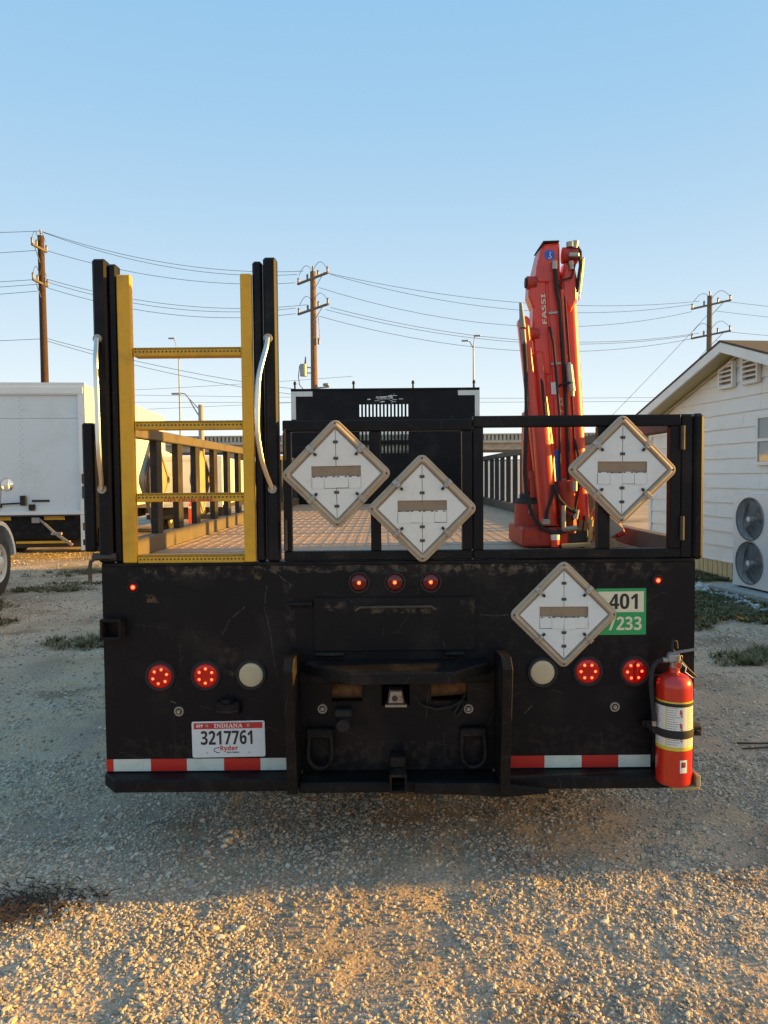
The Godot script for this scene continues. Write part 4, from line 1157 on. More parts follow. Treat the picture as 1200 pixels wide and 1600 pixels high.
func make_extinguisher():
	var E := thing("fire_extinguisher", "red fire extinguisher with white instruction label strapped to the truck corner", "extinguisher", Vector3(1.125, 0.3725, 0.11))
	var b := MB.new()
	b.lathe([Vector2(0.0, 0.0), Vector2(0.055, 0.001), Vector2(0.066, 0.004), Vector2(0.071, 0.012), Vector2(0.072, 0.02), Vector2(0.072, 0.40), Vector2(0.0705, 0.418), Vector2(0.065, 0.434), Vector2(0.054, 0.447), Vector2(0.038, 0.456), Vector2(0.024, 0.461), Vector2(0.021, 0.468), Vector2(0.021, 0.482)], Vector3.ZERO, 44)
	obj("cylinder", b, M.ext_red, E)
	b = MB.new(); b.lathe([Vector2(0.0724, 0.155), Vector2(0.0724, 0.355)], Vector3.ZERO, 48, -PI * 0.75, PI * 0.75)
	var lm := mat(Color.WHITE, 0.4)
	lm.albedo_texture = ext_label()
	obj("label", b, lm, E)
	b = MB.new(); b.lathe([Vector2(0.0726, 0.065), Vector2(0.0726, 0.118)], Vector3.ZERO, 6, -0.03, 0.4); obj("sticker", b, M.print_white, E)
	b = MB.new(); b.lathe([Vector2(0.0728, 0.088), Vector2(0.0728, 0.109)], Vector3.ZERO, 5, 0.05, 0.31); obj("sticker_mark", b, M.print_black, E)
	b = MB.new(); b.lathe([Vector2(0.073, 0.093), Vector2(0.073, 0.106)], Vector3.ZERO, 3, 0.12, 0.25); obj("sticker_mark", b, M.print_red, E)
	b = MB.new()
	b.cyl(Vector3(0, 0.48, 0), Vector3(0, 0.505, 0), 0.019, 0.017); b.box(Vector3(-0.004, 0.52, 0), Vector3(0.05, 0.034, 0.03), 0.005)
	obj("valve", b, M.galv, E)
	b = MB.new(); b.cyl(Vector3(0.006, 0.495, 0.016), Vector3(0.006, 0.495, 0.026), 0.016, 0.015, 20); obj("gauge", b, M.brass, E)
	b = MB.new(); b.cyl(Vector3(0.006, 0.495, 0.026), Vector3(0.006, 0.495, 0.0275), 0.011, -1, 16); obj("gauge_dial", b, M.print_red, E)
	b = MB.new(); b.beam(Vector3(-0.026, 0.538, 0), Vector3(0.02, 0.545, 0), 0.009, 0.024, 0.003); b.beam(Vector3(0.016, 0.545, 0), Vector3(0.092, 0.556, 0), 0.008, 0.022, 0.003); obj("lever", b, M.grille, E)
	b = MB.new(); b.beam(Vector3(0.018, 0.515, 0), Vector3(0.05, 0.48, 0), 0.009, 0.022, 0.003); b.beam(Vector3(0.048, 0.482, 0), Vector3(0.09, 0.44, 0), 0.008, 0.02, 0.003); obj("carry_handle", b, M.dark, E)
	b = MB.new(); b.tube([Vector3(-0.006, 0.545, 0.0), Vector3(-0.012, 0.57, 0.0), Vector3(-0.006, 0.592, 0.0), Vector3(0.006, 0.588, 0.0), Vector3(0.009, 0.56, 0.0)], 0.0065, 8); obj("nozzle_loop", b, M.rubber, E)
	b = MB.new()
	var pr := []
	for i in 13: pr.append(Vector3(0.014 + cos(TAU * i / 12) * 0.009, 0.526 + sin(TAU * i / 12) * 0.011, 0.024 + sin(TAU * i / 12) * 0.004))
	b.tube(pr, 0.0016, 6); b.cyl(Vector3(0.005, 0.52, 0.012), Vector3(0.005, 0.52, 0.026), 0.0025, -1, 6)
	obj("safety_pin", b, M.brass, E)
	b = MB.new(); b.tube([Vector3(0.02, 0.505, 0.022), Vector3(0.036, 0.488, 0.03), Vector3(0.03, 0.47, 0.036), Vector3(0.05, 0.455, 0.04), Vector3(0.06, 0.447, 0.042)], 0.0022, 6); obj("seal_tie", b, M.print_white, E)
	b = MB.new(); b.cyl(Vector3(-0.03, 0.512, 0), Vector3(-0.05, 0.512, 0), 0.0115, -1, 14); obj("hose_fitting", b, M.steel_dull, E)
	b = MB.new(); b.tube([Vector3(-0.048, 0.512, 0), Vector3(-0.07, 0.508, 0.004), Vector3(-0.088, 0.492, 0.006), Vector3(-0.098, 0.46, 0.008), Vector3(-0.1, 0.42, 0.008), Vector3(-0.096, 0.36, 0.01), Vector3(-0.09, 0.30, 0.012), Vector3(-0.087, 0.262, 0.012)], 0.0095, 10); obj("hose", b, M.rubber, E)
	b = MB.new(); b.cyl(Vector3(-0.087, 0.263, 0.012), Vector3(-0.086, 0.243, 0.012), 0.0105, -1, 12); obj("nozzle", b, M.steel_dull, E)

# ---------------------------------------------------------------- loader crane
func make_crane():
	var base := Vector3(0.78, 1.297, -0.70)
	var K := thing("loader_crane", "red folded knuckle boom loader crane standing on the truck deck", "crane", base)
	var P := func(x: float, y: float, z: float) -> Vector3: return Vector3(x, y, z) - base
	var b := MB.new()
	b.box(P.call(0.72, 1.345, -0.70), Vector3(0.225, 0.095, 0.42), 0.01)
	obj("base_block", b, M.red_dirty, K)
	b = MB.new(); b.cyl(P.call(0.715, 1.39, -0.70), P.call(0.715, 1.505, -0.70), 0.112, 0.108, 28); obj("slewing_column", b, M.red_dirty, K)
	b = MB.new(); b.cyl(P.call(0.715, 1.505, -0.70), P.call(0.715, 1.53, -0.70), 0.112, 0.10, 28); b.cyl(P.call(0.71, 1.53, -0.70), P.call(0.71, 1.55, -0.70), 0.08, -1, 24); obj("collar", b, M.rubber, K)
	b = MB.new(); b.beam(P.call(0.70, 1.55, -0.74), P.call(0.70, 1.98, -0.74), 0.09, 0.10, 0.012); obj("mast", b, M.red, K)
	b = MB.new(); b.cyl(P.call(0.69, 1.535, -0.62), P.call(0.69, 1.63, -0.62), 0.02, -1, 12); b.cyl(P.call(0.69, 1.63, -0.62), P.call(0.69, 1.67, -0.62), 0.028, -1, 12); obj("valve_post", b, M.red_dirty, K)
	# main boom: a five-sided box, its head cut off at a slant
	b = MB.new()
	var ax := P.call(0.825, 1.42, -0.71) as Vector3
	var tx := P.call(0.765, 2.72, -0.71) as Vector3
	b.beam(ax, tx, 0.10, 0.16, 0.014)
	b.beam(P.call(0.837, 1.42, -0.627), P.call(0.778, 2.66, -0.627), 0.042, 0.012, 0.004)
	obj("main_boom", b, M.red, K)
	b = MB.new()
	b.prism([Vector2(-0.085, 1.30), Vector2(-0.078, 1.385), Vector2(-0.056, 1.475), Vector2(-0.04, 1.495), Vector2(0.036, 1.498), Vector2(0.04, 1.30)], -0.085, 0.082, 0.012)
	obj("boom_head", b, M.red, K)
	b = MB.new()
	b.prism([Vector2(-0.054, 1.479), Vector2(-0.041, 1.500), Vector2(0.034, 1.503), Vector2(0.034, 1.511), Vector2(-0.045, 1.509), Vector2(-0.062, 1.481)], -0.08, 0.08, 0.003)
	obj("head_cap", b, M.rubber, K)
	# side plate with its two pin ends
	b = MB.new()
	b.prism([Vector2(-0.07, 1.36), Vector2(-0.115, 1.30), Vector2(-0.118, 1.24), Vector2(-0.095, 1.18), Vector2(-0.098, 1.05), Vector2(-0.09, 0.95), Vector2(-0.05, 0.86), Vector2(0.0, 0.84), Vector2(-0.03, 1.36)], -0.02, 0.075, 0.01)
	obj("side_plate", b, M.red, K)
	for q in [[0.672, 2.605], [0.686, 2.352]]:
		b = MB.new(); b.cyl(P.call(q[0] - 0.016, q[1], -0.64), P.call(q[0] + 0.03, q[1], -0.64), 0.033, 0.03, 20); obj("pivot_pin", b, M.red_dirty, K)
		b = MB.new(); b.cyl(P.call(q[0] - 0.024, q[1], -0.64), P.call(q[0] - 0.014, q[1], -0.64), 0.026, -1, 16); obj("pin_end", b, M.rubber, K)
	# folded outer boom and its rams
	b = MB.new(); b.cyl(P.call(0.932, 1.42, -0.66), P.call(0.866, 2.60, -0.66), 0.045, 0.038, 26); obj("outer_ram", b, M.red, K)
	b = MB.new(); b.beam(P.call(0.89, 1.45, -0.76), P.call(0.84, 2.68, -0.76), 0.09, 0.10, 0.012); obj("outer_boom", b, M.red, K)
	b = MB.new(); b.prism([Vector2(0.046, 1.24), Vector2(0.05, 1.35), Vector2(0.06, 1.40), Vector2(0.108, 1.40), Vector2(0.122, 1.33), Vector2(0.126, 1.22), Vector2(0.09, 1.14)], 0.0, 0.085, 0.012); obj("ram_head", b, M.red, K)
	b = MB.new(); b.cyl(P.call(0.835, 2.74, -0.65), P.call(0.908, 2.74, -0.65), 0.04, -1, 22); obj("knuckle", b, M.red_dirty, K)
	b = MB.new(); b.cyl(P.call(0.87, 2.775, -0.63), P.call(0.87, 2.80, -0.63), 0.02, -1, 12); b.cyl(P.call(0.892, 2.77, -0.63), P.call(0.897, 2.805, -0.63), 0.016, -1, 12); b.box(P.call(0.88, 2.728, -0.60), Vector3(0.05, 0.022, 0.03), 0.005); obj("knuckle_bolts", b, M.steel_dull, K)
	b = MB.new(); b.cyl(P.call(0.882, 1.50, -0.60), P.call(0.822, 2.56, -0.60), 0.010, -1, 12); obj("feed_pipe", b, M.red, K)
	b = MB.new(); b.tube([P.call(0.862, 1.55, -0.60), P.call(0.848, 1.9, -0.596), P.call(0.83, 2.2, -0.596), P.call(0.81, 2.5, -0.598), P.call(0.797, 2.56, -0.60), P.call(0.787, 2.68, -0.60)], 0.011, 8); obj("hose", b, M.rubber, K)
	b = MB.new(); b.tube([P.call(0.9, 1.56, -0.597), P.call(0.87, 2.05, -0.592), P.call(0.848, 2.35, -0.592), P.call(0.836, 2.52, -0.595), P.call(0.80, 2.60, -0.60), P.call(0.87, 2.62, -0.6), P.call(0.888, 2.69, -0.6)], 0.0055, 8); obj("hose", b, M.rubber, K)
	b = MB.new(); b.cyl(P.call(0.785, 2.66, -0.60), P.call(0.787, 2.70, -0.60), 0.014, -1, 12); b.box(P.call(0.786, 2.685, -0.605), Vector3(0.022, 0.03, 0.02), 0.004); b.cyl(P.call(0.872, 2.66, -0.605), P.call(0.868, 2.70, -0.605), 0.013, -1, 12); obj("fitting", b, M.steel_dull, K)
	# hoses that loop over the tip, with a wire guard
	b = MB.new(); b.tube([P.call(0.875, 2.79, -0.64), P.call(0.9, 2.785, -0.63), P.call(0.918, 2.75, -0.62), P.call(0.92, 2.70, -0.62), P.call(0.908, 2.62, -0.62), P.call(0.9, 2.57, -0.625)], 0.008, 8); obj("hose", b, M.rubber, K)
	b = MB.new(); b.tube([P.call(0.89, 2.735, -0.61), P.call(0.906, 2.725, -0.60), P.call(0.912, 2.68, -0.60), P.call(0.904, 2.60, -0.60), P.call(0.9, 2.55, -0.61)], 0.007, 8); obj("hose", b, M.rubber, K)
	b = MB.new(); b.tube([P.call(0.932, 2.72, -0.61), P.call(0.926, 2.66, -0.6), P.call(0.914, 2.56, -0.6), P.call(0.908, 2.51, -0.61)], 0.0035, 6); b.tube([P.call(0.925, 2.71, -0.6), P.call(0.917, 2.64, -0.59), P.call(0.906, 2.52, -0.59)], 0.0035, 6); obj("hose_guard", b, M.brass, K)
	# silver accumulator held by a clip
	b = MB.new(); b.cyl(P.call(0.852, 2.185, -0.572), P.call(0.867, 2.06, -0.572), 0.0165, -1, 16); b.cyl(P.call(0.8505, 2.20, -0.572), P.call(0.852, 2.185, -0.572), 0.008, 0.0165, 16); b.cyl(P.call(0.867, 2.06, -0.572), P.call(0.869, 2.035, -0.572), 0.010, -1, 12); obj("filter", b, M.steel_dull, K)
	b = MB.new(); b.tube([P.call(0.80, 2.085, -0.585), P.call(0.82, 2.094, -0.572), P.call(0.845, 2.10, -0.56), P.call(0.872, 2.10, -0.562)], 0.006, 6); obj("filter_clip", b, M.rubber, K)
	# left link arm and ram
	b = MB.new(); b.beam(P.call(0.735, 1.46, -0.60), P.call(0.632, 2.40, -0.60), 0.058, 0.06, 0.014); b.cyl(P.call(0.632, 2.40, -0.629), P.call(0.632, 2.40, -0.571), 0.029, -1, 18); obj("link_arm", b, M.red, K)
	b = MB.new(); b.beam(P.call(0.785, 1.46, -0.585), P.call(0.705, 2.26, -0.605), 0.05, 0.05, 0.012); obj("lift_link", b, M.red, K)
	b = MB.new(); b.cyl(P.call(0.75, 1.40, -0.555), P.call(0.71, 1.93, -0.565), 0.047, 0.043, 24); obj("lift_ram", b, M.red, K)
	b = MB.new(); b.cyl(P.call(0.845, 1.36, -0.55), P.call(0.825, 1.62, -0.56), 0.044, 0.043, 24); obj("swing_ram", b, M.red_dirty, K)
	b = MB.new(); b.beam(P.call(0.80, 1.52, -0.545), P.call(0.787, 1.77, -0.555), 0.024, 0.01, 0.003); obj("blue_cover", b, M.blue, K)
	b = MB.new(); b.cyl(P.call(0.622, 2.37, -0.562), P.call(0.612, 2.49, -0.562), 0.016, 0.008, 12); b.cyl(P.call(0.629, 2.29, -0.562), P.call(0.624, 2.36, -0.562), 0.012, -1, 12); obj("hose_end", b, M.grille, K)
	b = MB.new()
	b.tube([P.call(0.626, 2.34, -0.562), P.call(0.635, 2.2, -0.556), P.call(0.638, 2.0, -0.548), P.call(0.632, 1.8, -0.54), P.call(0.627, 1.66, -0.53), P.call(0.632, 1.56, -0.52), P.call(0.655, 1.46, -0.5), P.call(0.70, 1.39, -0.48), P.call(0.76, 1.365, -0.48), P.call(0.815, 1.375, -0.49), P.call(0.85, 1.395, -0.5)], 0.0105, 10)
	obj("hose", b, M.rubber, K)
	# plumbing at the foot
	b = MB.new()
	b.tube([P.call(0.72, 1.42, -0.49), P.call(0.725, 1.47, -0.49), P.call(0.755, 1.55, -0.50), P.call(0.765, 1.60, -0.51)], 0.009, 8)
	b.tube([P.call(0.765, 1.60, -0.51), P.call(0.785, 1.53, -0.49), P.call(0.82, 1.49, -0.48), P.call(0.87, 1.46, -0.48)], 0.009, 8)
	obj("hose", b, M.rubber, K)
	b = MB.new()
	b.cyl(P.call(0.862, 1.435, -0.485), P.call(0.87, 1.48, -0.485), 0.014, -1, 12); b.cyl(P.call(0.80, 1.385, -0.48), P.call(0.87, 1.39, -0.48), 0.014, -1, 12); b.cyl(P.call(0.805, 1.38, -0.48), P.call(0.805, 1.50, -0.48), 0.012, -1, 12); b.cyl(P.call(0.862, 1.57, -0.5), P.call(0.862, 1.62, -0.5), 0.014, -1, 12); b.box(P.call(0.72, 1.42, -0.485), Vector3(0.04, 0.03, 0.03), 0.006)
	obj("fittings", b, M.steel_dull, K)
	b = MB.new(); b.cyl(P.call(0.762, 1.30, -0.47), P.call(0.762, 1.335, -0.47), 0.02, -1, 14); obj("pin_guard", b, M.red, K)
	b = MB.new(); b.cyl(P.call(0.762, 1.335, -0.47), P.call(0.762, 1.36, -0.47), 0.021, -1, 14); obj("pin_sleeve", b, M.print_white, K)
	b = MB.new(); b.box(P.call(0.86, 1.34, -0.60), Vector3(0.16, 0.085, 0.16), 0.01); obj("valve_block", b, M.dark, K)
	b = MB.new(); b.beam(P.call(0.79, 1.306, -0.46), P.call(0.93, 1.312, -0.46), 0.02, 0.02, 0.004, Vector3(0, 0, 1)); obj("foot_bar", b, M.bracket, K)
	for q in [[0.742, 1.50, 0.72, 2.1, 0.7], [0.80, 1.60, 0.775, 2.3, 0.76], [0.875, 1.48, 0.90, 1.75, 0.885]]:
		b = MB.new(); b.tube([P.call(q[0], q[1], -0.535), P.call((q[0] + q[2]) / 2 + 0.012, (q[1] + q[3]) / 2, -0.55), P.call(q[2], q[3], -0.575), P.call(q[4], q[3] + 0.08, -0.60)], 0.0065, 8); obj("hose", b, M.rubber, K)
	for i in 5:
		b = MB.new(); b.cyl(P.call(0.80 + i * 0.026, 1.37, -0.51), P.call(0.795 + i * 0.028, 1.43 + 0.01 * (i % 2), -0.49), 0.004, -1, 6); b.cyl(P.call(0.795 + i * 0.028, 1.43 + 0.01 * (i % 2), -0.49), P.call(0.794 + i * 0.028, 1.45 + 0.01 * (i % 2), -0.487), 0.009, 0.007, 8); obj("control_lever", b, M.rubber, K)
	b = MB.new(); b.beam(P.call(0.668, 1.46, -0.588), P.call(0.664, 1.50, -0.588), 0.022, 0.003, 0.0005); obj("warning_sticker", b, M.print_cream, K)
	b = MB.new(); b.beam(P.call(0.788, 2.05, -0.6185), P.call(0.785, 2.11, -0.6185), 0.026, 0.002, 0.0004); obj("warning_sticker", b, M.print_white, K)
	for y in [1.62, 1.9, 2.2, 2.45]:
		b = MB.new(); b.beam(P.call(0.838 - (y - 1.42) * 0.046 - 0.03, y, -0.617), P.call(0.838 - (y - 1.42) * 0.046 + 0.045, y + 0.004, -0.60), 0.012, 0.004, 0.001); obj("hose_clamp", b, M.steel_dull, K)
	# brackets and reflector on the lit side
	b = MB.new()
	b.beam(P.call(0.937, 1.30, -0.50), P.call(0.945, 1.43, -0.50), 0.03, 0.012, 0.003, Vector3(0.8, 0, 0.6)); b.beam(P.call(0.93, 1.41, -0.5), P.call(0.975, 1.50, -0.52), 0.022, 0.012, 0.003, Vector3(0.8, 0, 0.6)); b.beam(P.call(0.975, 1.49, -0.52), P.call(0.97, 1.74, -0.56), 0.03, 0.014, 0.004, Vector3(0.8, 0, 0.6)); b.box(P.call(0.975, 1.62, -0.54), Vector3(0.034, 0.05, 0.03), 0.006)
	obj("bracket", b, M.bracket, K)
	b = MB.new(); b.beam(P.call(0.978, 1.30, -0.50), P.call(0.982, 1.40, -0.50), 0.03, 0.014, 0.004); b.cyl(P.call(0.99, 1.455, -0.50), P.call(0.99, 1.455, -0.488), 0.042, -1, 20); obj("reflector", b, M.red, K)
	b = MB.new(); b.beam(P.call(1.0, 1.56, -0.62), P.call(1.12, 1.34, -0.60), 0.05, 0.06, 0.008); obj("stabiliser_leg", b, M.red_dirty, K)
	b = MB.new()
	b.prism([Vector2(0.215, 0.02), Vector2(0.325, 0.085), Vector2(0.235, 0.165), Vector2(0.212, 0.15)], 0.20, 0.206, 0.001)
	obj("tread_plate", b, M.steel_dull, K)
	# lettering and stickers
	var ft := words("maker_name", "FASSI", P.call(0.738, 2.47, -0.621), 0.021, M.print_cream, K, 2.0)
	ft.rotation.z = PI / 2 + 0.06
	b = MB.new(); b.cyl(P.call(0.765, 2.735, -0.6185), P.call(0.765, 2.735, -0.617), 0.026, -1, 24); obj("blue_sticker", b, M.blue, K)
	b = MB.new()
	b.tube([P.call(0.765, 2.751, -0.616), P.call(0.77, 2.745, -0.616), P.call(0.765, 2.737, -0.616), P.call(0.768, 2.73, -0.616), P.call(0.773, 2.723, -0.616), P.call(0.766, 2.716, -0.616), P.call(0.757, 2.721, -0.616)], 0.0022, 6)
	obj("hook_symbol", b, M.print_white, K)
	var tt := words("type_number", "F 25", P.call(0.82, 1.995, -0.619), 0.026, M.print_cream, K, 1.1)
	tt.rotation.z = PI / 2 + 0.05
	# things stowed at the corner behind the gate
	var tp := MB.new()
	rng.seed = 8
	var f := FastNoiseLite.new()
	f.seed = 2; f.frequency = 14.0
	for i in 20:
		for j in 12:
			var q := []
			for o in [[0, 0], [1, 0], [1, 1], [0, 1]]:
				var u: float = (i + o[0]) / 20.0
				var w: float = (j + o[1]) / 12.0
				var e := sin(u * PI) * sin(w * PI)
				var px := (u - 0.5) * 0.22
				var pz := (w - 0.5) * 0.26
				q.append(Vector3(px + f.get_noise_2d(px, pz + 3) * 0.02, 0.003 + e * (0.035 + 0.05 * absf(f.get_noise_2d(px * 1.3, pz * 1.3))), pz))
			tp.quad(q[0], q[1], q[2], q[3], Vector3.UP)
	var tarp := obj("canvas_bag", tp, M.canvas, self)
	tarp.position = Vector3(1.0, 1.297, -0.55)
	tag(tarp, "crumpled tan canvas bag lying on the deck behind the right gate", "bag")
	var lb := MB.new()
	lb.beam(Vector3(-0.03, 0, 0.02), Vector3(0.05, 0.30, -0.12), 0.16, 0.06, 0.02)
	var sk := obj("leather_apron", lb, M.leather, self)
	sk.position = Vector3(1.02, 1.305, -0.82)
	tag(sk, "dark leather pad leaning upright against the right side fence", "pad")
	var wd := MB.new()
	wd.beam(Vector3(0, 0, 0), Vector3(0.1, 0.5, -0.05), 0.035, 0.02, 0.003)
	var wo := obj("timber_stick", wd, M.fence_wood, self)
	wo.position = Vector3(1.09, 1.30, -0.95)
	tag(wo, "short pale timber stick leaning beside the dark leather pad", "stick")

# ---------------------------------------------------------------- house and air conditioner
func make_house():
	var H := thing("mobile_home", "white clapboard mobile home with low gable and dark shingle roof", "house", Vector3(5.31, 0, -8.37), 0.1165)
	var half := 2.9
	var rise := 0.31
	var apex := 3.50
	var top := func(z: float) -> float: return apex - rise * absf(z)
	var b := MB.new()
	# shell
	b.x = Transform3D(Basis(Vector3(0, 1, 0), PI / 2), Vector3.ZERO)
	b.prism([Vector2(-half, 0.25), Vector2(half, 0.25), Vector2(half, 2.58), Vector2(0, 3.48), Vector2(-half, 2.58)], 0.03, 12.0)
	obj("wall", b, M.siding, H)
	# lap boards, each one cut to the gable
	rng.seed = 19
	var y := 0.28
	var pitch := 0.228
	var holes_z := [[-0.46, -0.10, 3.02, 3.36], [0.10, 0.46, 3.02, 3.36]]
	while y < 3.42:
		var y1 := minf(y + pitch + 0.012, 3.44)
		var w0 := minf(half, (apex - 0.03 - y) / rise)
		var w1 := minf(half, maxf((apex - 0.03 - y1) / rise, 0.02))
		var cut := rng.randf_range(-0.6, 0.6) * w1
		for side in 2:
			b = MB.new()
			var px := -0.018 - rng.randf() * 0.003
			var a := Vector3(px, y, -w0 if side == 0 else cut + 0.002); var c := Vector3(px, y, cut - 0.002 if side == 0 else w0); var d := Vector3(0.002, y1, cut - 0.002 if side == 0 else w1); var e := Vector3(0.002, y1, -w1 if side == 0 else cut + 0.002)
			b.quad(a, c, d, e, Vector3(-1, 0, 0))
			b.quad(a, c, c + Vector3(0.02, 0, 0), a + Vector3(0.02, 0, 0), Vector3(0, -1, 0))
			b.flat(a, e, a + Vector3(0.03, 0, 0), Vector3(0, 0, -1)); b.flat(c, d, c + Vector3(0.03, 0, 0), Vector3(0, 0, 1))
			obj("siding_board", b, M.siding, H)
		y += pitch
	for s in [-1.0, 1.0]:
		b = MB.new(); b.bx(-0.03, 0.05, 0.25, 2.6, s * half - 0.045, s * half + 0.045, 0.004); obj("corner_trim", b, M.siding, H)
	# roof slopes, rakes, soffit
	for s in [-1.0, 1.0]:
		b = MB.new()
		var e0 := Vector3(0, apex + 0.10, 0)
		var e1 := Vector3(0, apex + 0.10 - rise * 3.2, s * 3.2)
		for q in [[-0.36, 12.3]]:
			var A := e0 + Vector3(q[0], 0, 0); var B := e0 + Vector3(q[1], 0, 0); var C := e1 + Vector3(q[1], 0, 0); var D := e1 + Vector3(q[0], 0, 0)
			var up := Vector3(0, 0.03, 0)
			b.quad(A + up, B + up, C + up, D + up, Vector3.UP)
			b.quad(A, B, C, D, Vector3.DOWN)
			b.quad(A, D, D + up, A + up, Vector3(-1, 0, 0)); b.quad(D, C, C + up, D + up, Vector3(0, 0, s)); b.quad(B, C, C + up, B + up, Vector3(1, 0, 0))
		obj("roof", b, M.shingle, H)
		b = MB.new()
		b.x = Transform3D(Basis(Vector3(0, 1, 0), -PI / 2), Vector3.ZERO)
		b.prism([Vector2(0, apex + 0.097), Vector2(s * 3.2, apex + 0.097 - rise * 3.2), Vector2(s * 3.2, apex - 0.05 - rise * 3.2), Vector2(0, apex - 0.05)], 0.315, 0.352, 0.004)
		obj("rake_board", b, M.siding, H)
		b = MB.new()
		var z0 := Vector3(-0.314, apex - 0.02, 0); var z1 := Vector3(-0.314, apex - 0.02 - rise * 3.18, s * 3.18)
		b.quad(z0, z1, z1 + Vector3(0.31, 0, 0), z0 + Vector3(0.31, 0, 0), Vector3.DOWN)
		b.quad(z0 + Vector3(0, 0.01, 0), z1 + Vector3(0, 0.01, 0), z1 + Vector3(0.31, 0.01, 0), z0 + Vector3(0.31, 0.01, 0), Vector3.UP)
		obj("soffit", b, M.cream, H)
		b = MB.new()
		b.beam(Vector3(-0.03, apex - 0.06, 0), Vector3(-0.03, apex - 0.06 - rise * 2.9, s * 2.9), 0.05, 0.02, 0.003, Vector3(1, 0, 0))
		obj("frieze_trim", b, M.cream, H)
	# gable vents, each half cut to the slope
	for s in [-1.0, 1.0]:
		var V := part("gable_vent", H)
		var za: float = 0.13 * s
		var zb: float = 0.50 * s
		b = MB.new()
		b.x = Transform3D(Basis(Vector3(0, 1, 0), -PI / 2), Vector3.ZERO)
		b.prism([Vector2(za, 2.98), Vector2(zb, 2.98), Vector2(zb, 3.40 - rise * 0.50), Vector2(za, 3.40 - rise * 0.13)], 0.019, 0.024)
		obj("screen", b, M.fence_wood, V)
		for i in 5:
			var yy := 2.985 + i * 0.072
			var zl: float = minf(0.50, (3.40 - yy - 0.03) / rise) * s
			if absf(zl) < 0.2: zl = 0.2 * s
			b = MB.new()
			b.x = Transform3D(Basis(Vector3(0, 0, 1), 0.5), Vector3(-0.062, yy + 0.014, 0))
			b.bx(-0.018, 0.018, -0.012, 0.012, minf(za, zl), maxf(za, zl), 0.002)
			obj("slat", b, M.siding, V)
		b = MB.new()
		b.bx(-0.085, -0.018, 2.95, 3.40 - rise * 0.5, zb - 0.02, zb + 0.02, 0.004); b.bx(-0.085, -0.018, 2.95, 3.38 - rise * 0.13, za - 0.02, za + 0.02, 0.004); b.bx(-0.085, -0.018, 2.95, 2.98, minf(za, zb), maxf(za, zb), 0.004)
		b.beam(Vector3(-0.052, 3.39 - rise * 0.13, za), Vector3(-0.052, 3.39 - rise * 0.5, zb), 0.03, 0.067, 0.004, Vector3(1, 0, 0))
		obj("vent_frame", b, M.siding, V)
	# window
	var W := part("window", H)
	b = MB.new()
	b.x = Transform3D(Basis(Vector3(0, 1, 0), -PI / 2), Vector3.ZERO)
	b.panel(0.46, 1.32, 1.76, 2.48, 0.018, 0.06, [[0.51, 1.27, 1.81, 2.10], [0.51, 1.27, 2.14, 2.43]])
	obj("frame", b, M.white_paint, W)
	for q in [[1.815, 2.095], [2.145, 2.425]]:
		b = MB.new(); b.bx(-0.046, -0.043, q[0], q[1], 0.512, 1.268); obj("pane", b, M.pane, W)
	b = MB.new(); b.bx(-0.024, -0.02, 1.8, 2.44, 0.505, 1.275); obj("roller_blind", b, M.canvas_pale, W)
	# ribbed skirting
	b = MB.new()
	b.bx(-0.012, 0.0, -0.03, 0.275, -0.032, 0.032, 0.005)
	var sm := b.mesh(M.cream)
	for i in 83:
		put("skirting_rib", sm, H, Vector3(-0.002 if i % 2 == 0 else 0.004, 0, -half + 0.035 + i * 0.07))
	b = MB.new(); b.bx(-0.03, 0.02, 0.262, 0.288, -half, half, 0.004); obj("skirting_cap", b, M.siding, H)
	# air conditioner
	var A := thing("condenser_unit", "white outdoor air conditioner with two stacked fans beside the house", "air conditioner", Vector3(4.99, 0.10, -6.85), 0.16)
	b = MB.new()
	b.bx(-0.03, 0.18, 0.03, 1.26, -0.50, 0.50, 0.012)
	b.bx(-0.165, -0.031, 0.03, 0.045, -0.50, 0.50); b.bx(-0.165, -0.031, 1.245, 1.26, -0.50, 0.50); b.bx(-0.165, -0.031, 0.0455, 1.2445, -0.50, -0.485); b.bx(-0.165, -0.031, 0.0455, 1.2445, 0.2, 0.50)
	var xf := -0.18
	b.quad(Vector3(xf, 0.03, 0.16), Vector3(xf, 0.03, 0.5), Vector3(xf, 1.26, 0.5), Vector3(xf, 1.26, 0.16), Vector3(-1, 0, 0))
	b.quad(Vector3(xf, 0.03, -0.5), Vector3(xf, 0.03, -0.44), Vector3(xf, 1.26, -0.44), Vector3(xf, 1.26, -0.5), Vector3(-1, 0, 0))
	b.quad(Vector3(xf, 1.23, -0.44), Vector3(xf, 1.23, 0.16), Vector3(xf, 1.26, 0.16), Vector3(xf, 1.26, -0.44), Vector3(-1, 0, 0))
	b.quad(Vector3(xf, 0.03, -0.44), Vector3(xf, 0.03, 0.16), Vector3(xf, 0.06, 0.16), Vector3(xf, 0.06, -0.44), Vector3(-1, 0, 0))
	for q in [[Vector3(xf, 1.26, -0.5), Vector3(xf, 1.26, 0.5), Vector3(0, 1, 0)], [Vector3(xf, 0.03, -0.5), Vector3(xf, 0.03, 0.5), Vector3(0, -1, 0)], [Vector3(xf, 0.03, 0.5), Vector3(xf, 1.26, 0.5), Vector3(0, 0, 1)], [Vector3(xf, 0.03, -0.5), Vector3(xf, 1.26, -0.5), Vector3(0, 0, -1)]]:
		b.quad(q[0], q[1], q[1] + Vector3(0.0152, 0, 0), q[0] + Vector3(0.0152, 0, 0), q[2])
